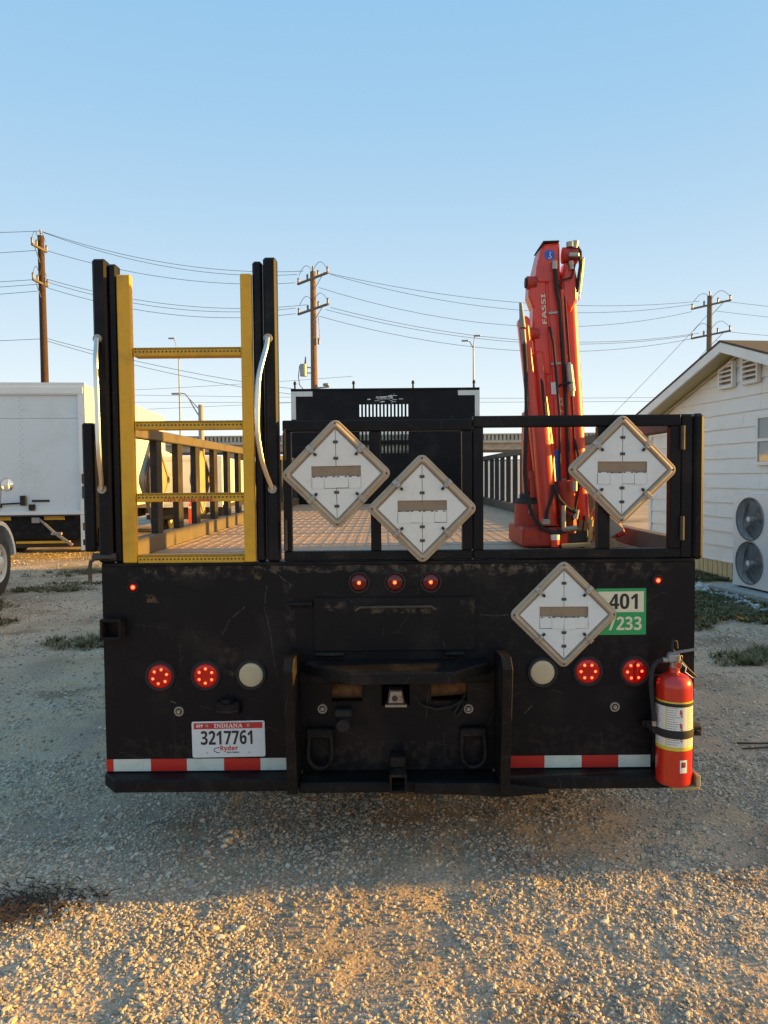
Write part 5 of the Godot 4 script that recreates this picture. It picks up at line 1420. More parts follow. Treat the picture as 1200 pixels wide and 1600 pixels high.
	for cy in [0.3525, 0.9375]:
		for k in 40:
			var c0 := Vector2(cos(TAU * k / 40), sin(TAU * k / 40))
			var c1 := Vector2(cos(TAU * (k + 1) / 40), sin(TAU * (k + 1) / 40))
			var h0 := c0 / maxf(absf(c0.x), absf(c0.y))
			var h1 := c1 / maxf(absf(c1.x), absf(c1.y))
			var at := func(q: Vector2, sc: Vector2, x: float) -> Vector3: return Vector3(x, cy + q.y * sc.y, -0.14 + q.x * sc.x)
			b.quad(at.call(c0, Vector2(0.285, 0.285), xf), at.call(c1, Vector2(0.285, 0.285), xf), at.call(h1, Vector2(0.30, 0.2925), xf), at.call(h0, Vector2(0.30, 0.2925), xf), Vector3(-1, 0, 0))
			b.quad(at.call(c0, Vector2(0.285, 0.285), xf), at.call(c1, Vector2(0.285, 0.285), xf), at.call(c1, Vector2(0.285, 0.285), -0.07), at.call(c0, Vector2(0.285, 0.285), -0.07), Vector3(0, -c0.y, -c0.x))
	obj("cabinet", b, M.truck_white, A)
	b = MB.new(); b.bx(-0.045, -0.0305, 0.046, 1.244, -0.484, 0.199); obj("heat_exchanger", b, M.galv, A)
	for yy in [0.3525, 0.9375]:
		var F := part("fan", A, Vector3(-0.181, yy, -0.14))
		b = MB.new(); b.ring(Vector3(0, 0, 0), Vector3(-1, 0, 0), 0.275, 0.292, 0.014, 40); obj("shroud", b, M.grille, F)
		b = MB.new(); b.cyl(Vector3(0.08, 0, 0), Vector3(-0.024, 0, 0), 0.035, -1, 20); obj("hub", b, M.white_paint, F)
		for k in 3:
			b = MB.new()
			var p0 := Vector3(-0.006, 0.04, 0)
			b.x = Transform3D(Basis(Vector3(1, 0, 0), TAU * k / 3), Vector3.ZERO)
			b.quad(Vector3(0.03, 0.03, -0.03), Vector3(0.06, 0.03, 0.03), Vector3(0.08, 0.22, 0.13), Vector3(0.03, 0.25, -0.06), Vector3(-1, 0, 0))
			obj("blade", b, M.grille, F)
		b = MB.new()
		for r in [0.06, 0.085, 0.11, 0.135, 0.16, 0.185, 0.21, 0.235, 0.26]:
			var rp := []
			for k in 33: rp.append(Vector3(-0.021, cos(TAU * k / 32) * r, sin(TAU * k / 32) * r))
			b.tube(rp, 0.0022, 4, false)
		for k in 12:
			var a := TAU * k / 12
			b.tube([Vector3(-0.022, cos(a) * 0.03, sin(a) * 0.03), Vector3(-0.021, cos(a) * 0.28, sin(a) * 0.28)], 0.003, 4)
		obj("wire_guard", b, M.grille, F)
	b = MB.new(); b.bx(-0.184, -0.1802, 0.48, 0.5, 0.3, 0.34); obj("maker_badge", b, M.grille, A)
	b = MB.new(); b.bx(-0.184, -0.1802, 0.05, 0.2, 0.28, 0.46, 0.001); obj("service_panel", b, M.truck_white, A)
	for zz in [-0.38, 0.38]:
		b = MB.new(); b.bx(-0.2, 0.2, 0.0, 0.03, zz - 0.03, zz + 0.03, 0.003); obj("foot", b, M.galv, A)
	var S := MB.new()
	S.bx(-0.36, 0.3, 0, 0.115, -0.72, 0.72, 0.012)
	var sl := obj("concrete_pad", S, M.slab, self)
	sl.position = Vector3(4.97, -0.016, -6.86); sl.rotation.y = 0.16
	tag(sl, "grey concrete slab lying under the air conditioner", "slab")
	rng.seed = 12
	var rocks := []
	var col := PackedColorArray()
	for i in 130:
		var p := Vector3(4.52 + rng.randfn() * 0.09, 0, -7.0 + rng.randfn() * 0.55)
		p.y = height(p.x, p.z) + 0.012
		rocks.append(Transform3D(Basis(Vector3(0, 1, 0), rng.randf() * TAU) * Basis.from_scale(Vector3.ONE * rng.randf_range(0.015, 0.045)), p))
		var g := rng.randf_range(0.45, 0.65)
		col.append(Color(g, g, g * 0.98))
	scatter("rock_rubble", "pale broken rocks heaped along the air conditioner slab", stone_mesh(), rocks, col, self)
	# unseen board fence, added to cast shade on the ground beside the truck
	var Fn := thing("added_shade_fence", "low weathered timber board fence added out of view to shade the yard", "fence", Vector3(6.3, 0, 0))
	b = MB.new(); b.bx(-0.012, 0.012, -0.04, 1.49, -0.068, 0.068, 0.004)
	var fm := b.mesh(M.fence_wood)
	for i in 37: put("shade_fence_board", fm, Fn, Vector3(0, rng.randf_range(-0.07, 0.02), -5.35 + i * 0.1405))
	b = MB.new(); b.bx(0.0125, 0.05, 0.25, 0.33, -5.4, -0.22); b.bx(0.0125, 0.05, 0.9, 0.98, -5.4, -0.22); obj("shade_fence_rails", b, M.fence_wood, Fn)

# ---------------------------------------------------------------- vehicles behind
func make_vehicles():
	var b := MB.new()
	# box truck
	var B := thing("box_truck", "white box truck with a closed roll door and folded black liftgate", "truck", Vector3(-7.31, 0, -12.26), 0.0877)
	b.bx(-1.23, 1.23, 0.95, 3.56, -8.3, -0.10, 0.02); obj("cargo_box", b, M.box_white, B)
	b = MB.new()
	b.panel(-1.235, 1.235, 0.93, 3.585, -0.10, 0.0, [[-1.10, 1.10, 1.0, 3.34]]); obj("rear_frame", b, M.box_white, B)
	for q in [[1.0, 2.868], [2.872, 3.34]]:
		b = MB.new(); b.bx(-1.10, 1.10, q[0], q[1], -0.08, -0.05, 0.004); obj("door_panel", b, M.box_white, B)
	b = MB.new()
	for i in 34: b.cyl(Vector3(-0.06 + (i % 2) * 0.05, 1.3 + i * 0.06, -0.05), Vector3(-0.06 + (i % 2) * 0.05, 1.3 + i * 0.06, -0.045), 0.008, -1, 6)
	obj("rivets", b, M.galv, B)
	b = MB.new(); b.bx(-1.2, 1.2, 3.36, 3.50, 0.001, 0.012, 0.003); b.cyl(Vector3(-0.75, 3.43, 0.012), Vector3(-0.75, 3.43, 0.06), 0.06, 0.045, 12); obj("header_rail", b, M.box_white, B)
	b = MB.new(); b.bx(-0.78, -0.45, 1.08, 1.16, -0.049, 0.0, 0.005); b.beam(Vector3(-0.5, 1.15, -0.02), Vector3(-0.05, 1.17, -0.02), 0.03, 0.03); b.box(Vector3(-0.02, 1.22, -0.01), Vector3(0.12, 0.2, 0.05), 0.01); b.bx(0.14, 0.48, 1.19, 1.23, -0.049, -0.02, 0.004); b.bx(0.08, 0.2, 1.02, 1.14, -0.049, 0.0, 0.006); obj("door_latch", b, M.rubber, B)
	for s in [-1.0, 1.0]:
		b = MB.new(); b.bx(s * 1.17 - 0.03, s * 1.17 + 0.03, 1.55, 1.75, 0.001, 0.02, 0.008); obj("tail_lamp", b, M.lens_dark, B)
		b = MB.new(); b.bx(s * 1.17 - 0.03, s * 1.17 + 0.03, 1.25, 1.5, 0.001, 0.02, 0.008); obj("side_lamp", b, M.dark, B)
		b = MB.new(); b.panel(s * 1.17 - 0.07, s * 1.17 + 0.07, 0.2, 0.92, 0.0, 0.03, [[s * 1.17 - 0.04, s * 1.17 + 0.04, 0.3, 0.42], [s * 1.17 - 0.04, s * 1.17 + 0.04, 0.6, 0.76]]); obj("liftgate_post", b, M.white_paint, B)
	var lg := part("liftgate", B)
	b = MB.new(); b.bx(-1.09, 1.09, 0.42, 0.90, -0.4, -0.1, 0.01); obj("folded_platform", b, M.black_worn, lg)
	b = MB.new(); b.bx(-1.1, 1.1, 0.90, 0.93, -0.2, 0.02, 0.004); obj("sill", b, M.dark, lg)
	for q in [[-1.05, -0.3], [0.35, 0.75]]:
		b = MB.new(); b.bx(q[0], q[1], 0.82, 0.895, -0.099, -0.08, 0.002); obj("yellow_strip", b, M.yellow, lg)
	b = MB.new(); b.bx(-0.2, 0.85, 0.345, 0.39, -0.12, -0.04, 0.004); obj("step_edge", b, M.yellow, lg)
	b = MB.new(); b.beam(Vector3(0.25, 0.86, -0.06), Vector3(0.55, 0.56, -0.06), 0.05, 0.04, 0.006); b.beam(Vector3(0.55, 0.56, -0.06), Vector3(0.9, 0.30, -0.06), 0.06, 0.05, 0.006); b.box(Vector3(0.2, 0.82, -0.05), Vector3(0.16, 0.12, 0.06), 0.01); b.box(Vector3(0.6, 0.54, -0.05), Vector3(0.22, 0.06, 0.06), 0.01); obj("lift_arm", b, M.steel_dull, lg)
	b = MB.new(); b.bx(-0.55, -0.35, 0.30, 0.95, -3.0, -0.4); b.bx(0.35, 0.55, 0.5, 0.95, -8.5, -0.4); b.bx(-1.15, 1.15, 0.24, 0.40, -0.45, -0.33, 0.01); obj("under_frame", b, M.dark, B)
	for s in [-1.0, 1.0]:
		wheel(B, Vector3(1.02 * s, 0.46, -2.1), 0.46, 0.5, s, M.white_paint)
		wheel(B, Vector3(1.06 * s, 0.46, -9.2), 0.46, 0.28, s, M.white_paint)
	b = MB.new()
	b.x = Transform3D(Basis(Vector3(0, 1, 0), -PI / 2), Vector3.ZERO)
	b.prism([Vector2(-8.45, 0.55), Vector2(-10.6, 0.55), Vector2(-10.7, 1.3), Vector2(-10.2, 2.45), Vector2(-8.45, 2.55)], -1.08, 1.08, 0.04)
	obj("cab", b, M.truck_white, B)
	b = MB.new(); b.bx(1.081, 1.086, 1.45, 2.2, -9.9, -9.0); obj("side_window", b, M.glass, B)
	b = MB.new(); b.box(Vector3(1.32, 1.65, -10.0), Vector3(0.2, 0.34, 0.08), 0.02); b.beam(Vector3(1.08, 1.9, -9.95), Vector3(1.32, 1.8, -10.0), 0.03, 0.03); obj("door_mirror", b, M.rubber, B)
	# second white box truck further back
	var C := thing("box_truck", "lower white box truck parked behind the orange delineator post", "truck", Vector3(-5.95, 0, -19.0), 0.06)
	b = MB.new(); b.bx(-1.2, 1.2, 0.85, 2.25, -8.5, 0, 0.02); obj("cargo_box", b, M.box_white, C)
	b = MB.new(); b.panel(-1.21, 1.21, 0.8, 2.27, 0.001, 0.05, [[-1.08, 1.08, 0.9, 2.15]]); obj("rear_frame", b, M.white_paint, C)
	for i in 3:
		b = MB.new(); b.bx(-1.08, 1.08, 0.9 + i * 0.4165, 0.9 + i * 0.4165 + 0.413, 0.001, 0.02, 0.004); obj("door_panel", b, M.box_white, C)
	b = MB.new(); b.bx(-1.0, 1.0, 0.45, 0.58, -0.3, -0.1, 0.01); b.bx(-0.5, 0.5, 0.55, 0.95, -10.2, -0.2); obj("under_frame", b, M.dark, C)
	for s in [-1.0, 1.0]:
		wheel(C, Vector3(1.0 * s, 0.45, -1.7), 0.45, 0.36, s, M.steel_dull)
		wheel(C, Vector3(1.0 * s, 0.45, -9.4), 0.45, 0.28, s, M.steel_dull)
	b = MB.new()
	b.x = Transform3D(Basis(Vector3(0, 1, 0), -PI / 2), Vector3.ZERO)
	b.prism([Vector2(-8.6, 0.55), Vector2(-10.6, 0.55), Vector2(-10.7, 1.2), Vector2(-10.2, 2.05), Vector2(-8.6, 2.1)], -1.05, 1.05, 0.04)
	obj("cab", b, M.truck_white, C)
	# white van behind the right fence
	var D := thing("panel_van", "white panel van parked far behind the red crane", "van", Vector3(6.2, 0, -26.0), 0.5)
	b = MB.new()
	b.x = Transform3D(Basis(Vector3(0, 1, 0), -PI / 2), Vector3.ZERO)
	b.prism([Vector2(0, 0.4), Vector2(-4.6, 0.4), Vector2(-5.3, 0.6), Vector2(-5.35, 1.05), Vector2(-4.5, 1.2), Vector2(-3.8, 2.1), Vector2(-3.4, 2.2), Vector2(-0.05, 2.2)], -0.95, 0.95, 0.05)
	obj("body", b, M.truck_white, D)
	for s in [-1.0, 1.0]:
		b = MB.new(); b.bx(s * 0.951, s * 0.955, 1.3, 1.9, -3.7, -3.0); obj("side_window", b, M.glass, D)
		b = MB.new(); b.bx(s * 0.5 - 0.35, s * 0.5 + 0.35, 1.3, 1.9, 0.001, 0.005); obj("rear_window", b, M.glass, D)
		wheel(D, Vector3(0.84 * s, 0.34, -0.9), 0.34, 0.22, s, M.galv)
		wheel(D, Vector3(0.84 * s, 0.34, -4.3), 0.34, 0.22, s, M.galv)
	# truck at the left edge: only its front corner reaches into the picture
	var L := thing("parked_truck", "white truck nose with round fender mirror and large white wheel", "truck", Vector3(-6.64, 0, -7.45), 0.09)
	wheel(L, Vector3(1.02, 0.47, 0.0), 0.47, 0.28, 1.0, M.white_paint)
	wheel(L, Vector3(-1.02, 0.47, 0.0), 0.47, 0.28, -1.0, M.white_paint)
	wheel(L, Vector3(1.0, 0.47, 4.6), 0.47, 0.4, 1.0, M.white_paint)
	wheel(L, Vector3(-1.0, 0.47, 4.6), 0.47, 0.4, -1.0, M.white_paint)
	for s in [-1.0, 1.0]:
		b = MB.new()
		var arc := []
		for i in 13:
			var a := PI * 0.04 + PI * 0.98 * i / 12
			arc.append(Vector2(-cos(a) * 0.60, 0.47 + sin(a) * 0.60))
		var poly := arc.duplicate()
		for i in 13:
			var q: Vector2 = arc[12 - i]
			poly.append(Vector2(q.x * 0.88, 0.47 + (q.y - 0.47) * 0.90))
		b.x = Transform3D(Basis(Vector3(0, 1, 0), -PI / 2), Vector3.ZERO)
		b.prism(poly, -1.17 * s if s > 0 else 0.72, -0.72 if s > 0 else 1.17, 0.02)
		obj("fender", b, M.truck_white, L)
	b = MB.new()
	b.x = Transform3D(Basis(Vector3(0, 1, 0), -PI / 2), Vector3.ZERO)
	b.prism([Vector2(-0.75, 0.7), Vector2(-0.8, 1.1), Vector2(-0.6, 1.3), Vector2(1.1, 1.5), Vector2(1.1, 0.7)], -0.72, 0.72, 0.06)
	obj("bonnet", b, M.truck_white, L)
	b = MB.new(); b.bx(-0.6, 0.6, 0.75, 1.15, -0.84, -0.80, 0.01); obj("radiator", b, M.dark, L)
	b = MB.new(); b.bx(-0.85, 0.85, 0.45, 0.68, -0.92, -0.72, 0.03); obj("bumper", b, M.galv, L)
	b = MB.new()
	b.x = Transform3D(Basis(Vector3(0, 1, 0), -PI / 2), Vector3.ZERO)
	b.prism([Vector2(1.1, 0.65), Vector2(1.1, 1.5), Vector2(1.5, 2.4), Vector2(2.7, 2.5), Vector2(2.7, 0.65)], -1.1, 1.1, 0.05)
	obj("cab", b, M.truck_white, L)
	b = MB.new(); b.bx(1.101, 1.106, 1.5, 2.25, 1.55, 2.4); obj("side_window", b, M.glass, L)
	b = MB.new(); b.bx(-1.1, 1.1, 0.9, 1.05, 2.8, 7.0, 0.02); obj("bed", b, M.black_worn, L)
	b = MB.new(); b.bx(-0.45, 0.45, 0.5, 0.88, -0.6, 6.8, 0.02); obj("frame", b, M.dark, L)
	var mr := part("fender_mirror", L, Vector3(1.34, 1.575, 0.12))
	b = MB.new(); b.cyl(Vector3(0, 0, -0.03), Vector3(0, 0, 0.0), 0.03, 0.09, 24); b.ring(Vector3(0, 0, 0.0), Vector3(0, 0, 1), 0.082, 0.092, 0.008, 28); obj("shell", b, M.galv, mr)
	b = MB.new()
	b.x = Transform3D(Basis(Vector3(1, 0, 0), PI / 2), Vector3.ZERO)
	b.lathe([Vector2(0.084, 0.003), Vector2(0.06, 0.009), Vector2(0.03, 0.0125), Vector2(0.0, 0.0135)], Vector3.ZERO, 28)
	obj("mirror_glass", b, M.mirror, mr)
	b = MB.new(); b.tube([Vector3(-0.06, 0.0, -0.03), Vector3(-0.12, -0.02, -0.04), Vector3(-0.5, -0.22, 0.0)], 0.007, 6); b.tube([Vector3(-0.1, -0.02, -0.04), Vector3(-0.22, -0.42, 0.0)], 0.007, 6); b.tube([Vector3(-0.09, -0.02, -0.04), Vector3(-0.17, -0.40, -0.14)], 0.007, 6); obj("mirror_arms", b, M.galv, mr)
	# tall orange delineator
	var O := thing("delineator_post", "tall orange channelizer post with white bands behind the truck fence", "traffic post", Vector3(-5.3, 0, -17.6))
	b = MB.new(); b.lathe([Vector2(0.0, 0.0), Vector2(0.2, 0.0), Vector2(0.2, 0.04), Vector2(0.08, 0.06), Vector2(0.0, 0.06)], Vector3.ZERO, 20); obj("base", b, M.rubber, O)
	b = MB.new(); b.lathe([Vector2(0.075, 0.06), Vector2(0.06, 0.9), Vector2(0.045, 0.94), Vector2(0.03, 0.95), Vector2(0.03, 1.02), Vector2(0.045, 1.04), Vector2(0.0, 1.05)], Vector3.ZERO, 20); obj("post", b, M.orange, O)
	for y in [0.82]:
		b = MB.new(); b.lathe([Vector2(0.0632, y), Vector2(0.0622, y + 0.06)], Vector3.ZERO, 20); obj("reflective_band", b, M.print_white, O)

# ---------------------------------------------------------------- poles, wires, bridge, lamps
func insulator(b: MB, p: Vector3):
	b.cyl(p, p + Vector3(0, 0.16, 0), 0.045, 0.05, 8); b.cyl(p + Vector3(0, 0.16, 0), p + Vector3(0, 0.24, 0), 0.06, 0.03, 8)

func make_poles():
	var spec := [
		[Vector3(-14.45, 0, -29.76), 11.9, M.pole_dark, "dark brown utility pole rising behind the white box truck", 0.36, 0.75, [11.35, 9.9]],
		[Vector3(-3.25, 0, -32.76), 11.1, M.pole_wood, "sunlit utility pole with grey transformer above the headboard", 1.05, 0.5, [10.75, 9.35]],
		[Vector3(17.6, 0, -38.76), 11.2, M.pole_grey, "grey utility pole standing behind the mobile home roof", 1.05, 0.5, [10.7, 9.1]]]
	var i := 0
	for s in spec:
		var U := thing("utility_pole", s[3], "utility pole", s[0])
		var b := MB.new()
		b.cyl(Vector3(0, -0.3, 0), Vector3(0, s[1], 0), 0.19, 0.13, 18); obj("pole", b, s[2], U)
		for y in s[6]:
			var arm := part("crossarm", U)
			b = MB.new()
			var d := Vector3(-0.5, 0, 0.87) if i == 0 else Vector3(cos(0.75), 0, sin(0.75))
			var c := Vector3(0, y, 0.16)
			b.beam(c - d * s[4] + Vector3(0, -0.08, 0), c + d * s[4] + Vector3(0, 0.08, 0), 0.11, 0.09, 0.01, Vector3(0, 1, 0)); obj("beam", b, M.pole_grey, arm)
			for k in [-0.95, -0.35, 0.35, 0.95]:
				b = MB.new(); insulator(b, c + d * s[4] * k + Vector3(0, 0.08 * k + 0.05, 0)); obj("insulator", b, M.porcelain, arm)
			b = MB.new(); b.beam(Vector3(0, y - 0.6, 0.14), c + d * s[4] * 0.6, 0.03, 0.02); obj("brace", b, M.galv, arm)
			b = MB.new()
			for k in [-1.0, 1.0]:
				var jp := []
				for q in 9: jp.append(c + d * s[4] * 0.9 * k * (q / 8.0) + Vector3(0, 0.3 + 0.35 * sin(PI * q / 8.0), 0.05))
				b.tube(jp, 0.012, 4)
			obj("jumper_wires", b, M.wire, arm)
		b = MB.new(); b.cyl(Vector3(0, s[1], 0), Vector3(0, s[1] + 0.25, 0), 0.03, 0.05, 8); obj("top_insulator", b, M.porcelain, U)
		if i == 1:
			var tr := part("transformer", U)
			b = MB.new(); b.cyl(Vector3(-0.48, 6.3, 0.1), Vector3(-0.48, 6.85, 0.1), 0.17, -1, 20); b.beam(Vector3(-0.34, 6.45, 0.1), Vector3(-0.1, 6.45, 0.05), 0.05, 0.05); b.beam(Vector3(-0.34, 6.7, 0.1), Vector3(-0.1, 6.7, 0.05), 0.05, 0.05); obj("tank", b, M.galv, tr)
			b = MB.new(); b.cyl(Vector3(-0.40, 6.85, 0.1), Vector3(-0.38, 7.2, 0.1), 0.05, 0.025, 8); b.cyl(Vector3(-0.6, 6.75, 0.1), Vector3(-0.68, 6.78, 0.1), 0.03, -1, 8); obj("bushings", b, M.porcelain, tr)
			b = MB.new(); b.tube([Vector3(-0.66, 6.78, 0.1), Vector3(-0.72, 6.3, 0.12), Vector3(-0.68, 5.9, 0.12), Vector3(-0.5, 5.7, 0.1), Vector3(0, 5.65, 0.1)], 0.02, 5); obj("drop_wire", b, M.wire, tr)
			b = MB.new(); b.beam(Vector3(0.1, 5.75, 0.1), Vector3(0.7, 5.8, 0.1), 0.06, 0.1); b.box(Vector3(0.55, 5.9, 0.1), Vector3(0.3, 0.14, 0.2), 0.05); obj("yard_light", b, M.grille, U)
			b = MB.new(); b.tube([Vector3(0.22, 9.2, 0.1), Vector3(0.27, 8.4, 0.1), Vector3(0.3, 7.9, 0.1)], 0.015, 4); b.box(Vector3(0.24, 7.9, 0.12), Vector3(0.1, 0.3, 0.08), 0.01); obj("cutout", b, M.porcelain, U)
		i += 1
	# wires: from, to, sag
	var A: Vector3 = spec[0][0]
	var B: Vector3 = spec[1][0]
	var C: Vector3 = spec[2][0]
	var runs := [
		["upper wire between dark brown pole and transformer pole", [[A + Vector3(0, 12.1, 0), B + Vector3(-0.4, 11.05, 0.3), 0.55], [A + Vector3(0.1, 12.05, 0), B + Vector3(-0.7, 10.9, 0.3), 0.6], [A + Vector3(0.3, 11.25, 0.1), B + Vector3(-0.8, 10.55, 0.2), 0.5]]],
		["lower wire between dark brown pole and transformer pole", [[A + Vector3(0, 10.15, 0.1), B + Vector3(-0.3, 9.55, 0.2), 0.6], [A + Vector3(0.1, 10.0, 0.1), B + Vector3(-0.8, 9.4, 0.2), 0.6], [A + Vector3(0.3, 9.7, 0.1), B + Vector3(-0.8, 9.15, 0.2), 0.6]]],
		["thin service cable behind the yellow ladder", [[A + Vector3(0, 7.65, 0), B + Vector3(0, 5.6, 0.1), 0.25], [A + Vector3(0, 7.55, 0), B + Vector3(0, 5.35, 0.1), 0.3]]],
		["upper wire between transformer pole and grey pole", [[B + Vector3(0.5, 11.0, 0.3), C + Vector3(-0.6, 10.9, 0.1), 0.75], [B + Vector3(0.8, 10.9, 0.3), C + Vector3(-0.9, 10.75, 0.1), 1.0], [B + Vector3(0.3, 10.3, 0.3), C + Vector3(-1.0, 10.35, 0.1), 1.25]]],
		["lower wire between transformer pole and grey pole", [[B + Vector3(0.8, 9.4, 0.3), C + Vector3(-0.6, 9.2, 0.1), 0.95], [B + Vector3(0.6, 9.3, 0.3), C + Vector3(-0.9, 9.1, 0.1), 0.95], [B + Vector3(0.3, 9.0, 0.3), C + Vector3(-1.0, 8.9, 0.1), 1.1]]],
		["wire running on over the box truck", [[A + Vector3(0, 12.1, 0), A + Vector3(-20, 11.4, 4), 0.3], [A + Vector3(-0.2, 11.3, 0), A + Vector3(-20, 10.0, 4), 0.3], [A + Vector3(0, 10.1, 0), A + Vector3(-20, 9.0, 4), 0.3], [A + Vector3(0, 9.9, 0), A + Vector3(-20, 8.6, 4), 0.3], [A + Vector3(-0.2, 9.6, 0), A + Vector3(-20, 8.2, 4), 0.3], [A + Vector3(0, 7.6, 0), A + Vector3(-20, 7.2, 4), 0.3]]],
		["wire running on over the house roof", [[C + Vector3(0.5, 10.95, 0), C + Vector3(25, 10.9, -6), 0.4], [C + Vector3(0.3, 10.4, 0), C + Vector3(25, 10.3, -6), 0.4], [C + Vector3(0.8, 9.3, 0), C + Vector3(25, 9.2, -6), 0.3], [C + Vector3(0.3, 8.8, 0), C + Vector3(25, 8.9, -6), 0.3]]],
		["slanting guy wire of the grey pole", [[C + Vector3(-0.1, 10.2, 0), C + Vector3(-6.5, 4.0, 2), 0.05], [C + Vector3(-0.1, 8.4, 0), C + Vector3(-4.5, 4.0, 2), 0.05]]],
		["distant phone wire crossing behind the crane", [[Vector3(-30, 7.3, -45), Vector3(40, 6.6, -45), 0.5], [Vector3(-30, 6.6, -45), Vector3(40, 6.2, -45), 0.2], [Vector3(-30, 5.8, -48), Vector3(4, 7.0, -48), 0.1], [Vector3(-30, 6.9, -46), Vector3(-2.0, 8.0, -46), 0.2]]]]
	var rank := ["topmost", "second from top", "third from top", "fourth from top", "fifth from top", "lowest"]
	for r in runs:
		var nth := 0
		for w in r[1]:
			var b := MB.new()
			var p0: Vector3 = w[0]
			var p1: Vector3 = w[1]
			var pts := []
			for k in 25:
				var u := k / 24.0
				pts.append((p0.lerp(p1, u) - p0) - Vector3(0, 4.0 * w[2] * u * (1 - u), 0))
			b.tube(pts, 0.0105, 5)
			var o := obj("overhead_wire", b, M.wire, self)
			o.position = p0
			tag(o, "%s, %s of its set" % [r[0], rank[nth]], "wire", "overhead wires")
			nth += 1
	# overpass
	var G := thing("highway_overpass", "pale concrete highway overpass with a slotted parapet far behind the trucks", "bridge", Vector3(6, 0, -66.8), 0.0)
	var b := MB.new()
	b.bx(-46, 60, 5.30, 5.42, -0.2, 0.2, 0.02); b.bx(-46, 60, 4.72, 4.84, -0.2, 0.2, 0.02); b.bx(-46, 60, 4.84, 5.30, -0.16, -0.12); obj("parapet_rail", b, M.concrete, G)
	b = MB.new()
	for k in 300: b.bx(-46 + k * 0.3535 - 0.1, -46 + k * 0.3535 + 0.1, 4.84, 5.30, -0.14, 0.16)
	var bal := obj("parapet_baluster", b, M.concrete, G)
	bal.set_meta("kind", "stuff")
	b = MB.new(); b.bx(-46, 60, 3.95, 4.70, -9, 0.05, 0.03); b.bx(-46, 60, 4.55, 4.72, 0.05, 0.5, 0.03); obj("deck_girder", b, M.concrete, G)
	for x in [-38, -20, -2, 16, 34, 52]:
		b = MB.new(); b.cyl(Vector3(x, -0.3, -2), Vector3(x, 3.96, -2), 0.6, -1, 20); b.cyl(Vector3(x, -0.3, -7), Vector3(x, 3.96, -7), 0.6, -1, 20); b.bx(x - 0.7, x + 0.7, 3.4, 3.949, -8.5, -0.4, 0.05); obj("pier", b, M.concrete, G)
	b = MB.new(); b.bx(-46, 60, -0.2, 3.3, -12.5, -12.0); obj("abutment_wall", b, M.concrete, G)
	# street lamps
	for s in [[Vector3(-23.7, 0, -86.8), 15.6, "slender tall street lamp with two heads seen through the ladder", [Vector3(-0.55, 2.2, 0), Vector3(0.8, 0.9, 0)]], [Vector3(9.3, 0, -76.8), 15.0, "slender tall street lamp rising beside the headboard corner", [Vector3(0.15, 1.0, 0), Vector3(-0.6, 0.5, 0)]]]:
		var S := thing("street_lamp", s[2], "street lamp", s[0])
		b = MB.new(); b.cyl(Vector3(0, -0.2, 0), Vector3(0, s[1], 0), 0.13, 0.07, 10); obj("pole", b, M.galv, S)
		for h in s[3]:
			var tip: Vector3 = Vector3(0, s[1], 0) + h
			b = MB.new(); b.tube([Vector3(0, s[1] - 0.3, 0), Vector3(h.x * 0.6, s[1] + h.y * 0.75, 0), tip], 0.05, 6); obj("arm", b, M.galv, S)
			b = MB.new(); b.box(tip + Vector3(signf(h.x) * 0.25, 0.0, 0), Vector3(0.75, 0.16, 0.3), 0.05); obj("lamp_head", b, M.galv, S)
	var R := thing("street_lamp", "thick pale lamp pole with a curved truss arm and cobra head", "street lamp", Vector3(-14.2, 0, -56.8))
	b = MB.new(); b.cyl(Vector3(0, -0.2, 0), Vector3(0, 7.3, 0), 0.24, 0.2, 16); obj("pole", b, M.slab, R)
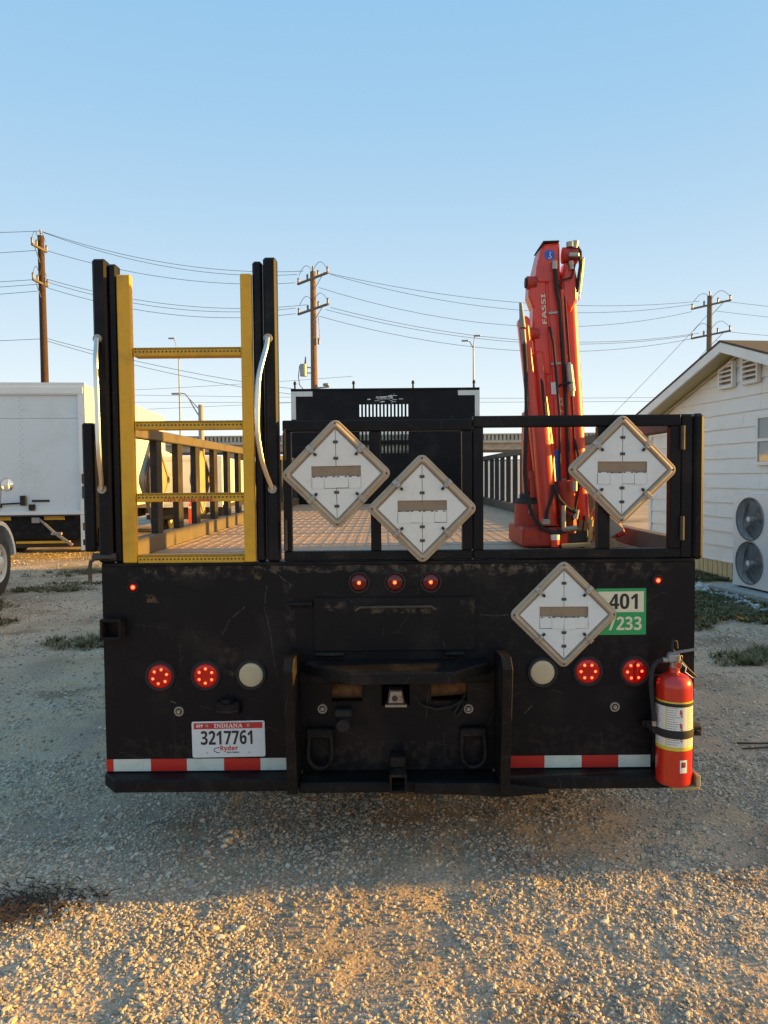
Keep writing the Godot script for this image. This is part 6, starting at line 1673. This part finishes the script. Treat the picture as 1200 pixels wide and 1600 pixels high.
	b = MB.new(); b.tube([Vector3(0, 6.2, 0), Vector3(-0.5, 7.0, 0), Vector3(-0.95, 7.85, 0), Vector3(-1.2, 8.15, 0), Vector3(-1.6, 8.2, 0)], 0.045, 6); b.tube([Vector3(0, 6.8, 0), Vector3(-0.45, 7.3, 0), Vector3(-0.95, 7.85, 0)], 0.035, 6); obj("arm", b, M.galv, R)
	b = MB.new(); b.box(Vector3(-1.9, 8.16, 0), Vector3(0.7, 0.14, 0.3), 0.05); obj("lamp_head", b, M.galv, R)

# ---------------------------------------------------------------- scene
func _ready():
	# camera
	var cam := Camera3D.new()
	cam.name = "camera"
	cam.fov = 67.24
	cam.near = 0.05; cam.far = 2000.0
	cam.position = Vector3(-0.065, 1.65, 3.245)
	cam.rotation = Vector3(deg_to_rad(-2.67), 0.0, deg_to_rad(-0.5))
	add_child(cam)
	cam.current = true
	# sky
	var sky := ProceduralSkyMaterial.new()
	sky.sky_top_color = lin(0.105, 0.222, 0.345)
	sky.sky_horizon_color = lin(0.455, 0.472, 0.45)
	sky.sky_curve = 0.165
	sky.ground_horizon_color = lin(0.38, 0.35, 0.3)
	sky.ground_bottom_color = lin(0.25, 0.22, 0.19)
	sky.sun_angle_max = 68.0
	sky.sun_curve = 0.5
	var env := Environment.new()
	env.background_mode = Environment.BG_SKY
	env.sky = Sky.new()
	env.sky.sky_material = sky
	env.tonemap_mode = Environment.TONE_MAPPER_LINEAR
	env.tonemap_exposure = 2.4
	env.sdfgi_enabled = true; env.ssao_enabled = true; env.ssil_enabled = true
	var we := WorldEnvironment.new()
	we.name = "environment"
	we.environment = env
	add_child(we)
	# low evening sun from the right, a little ahead of the truck's rear
	var sun := DirectionalLight3D.new()
	sun.name = "sun"
	sun.light_energy = 1.6
	sun.light_color = Color(1.0, 0.77, 0.32)
	sun.light_angular_distance = 0.9
	sun.shadow_enabled = true
	add_child(sun)
	var az := deg_to_rad(4.0)
	var el := deg_to_rad(11.0)
	var to := Vector3(cos(az) * cos(el), sin(el), -sin(az) * cos(el))
	sun.look_at_from_position(to * 50.0, Vector3.ZERO, Vector3.UP)
	make_materials()
	make_ground()
	make_house()
	make_poles()
	make_truck()
	make_crane()
	make_extinguisher()
	make_vehicles()
	make_grass()
	make_gravel()
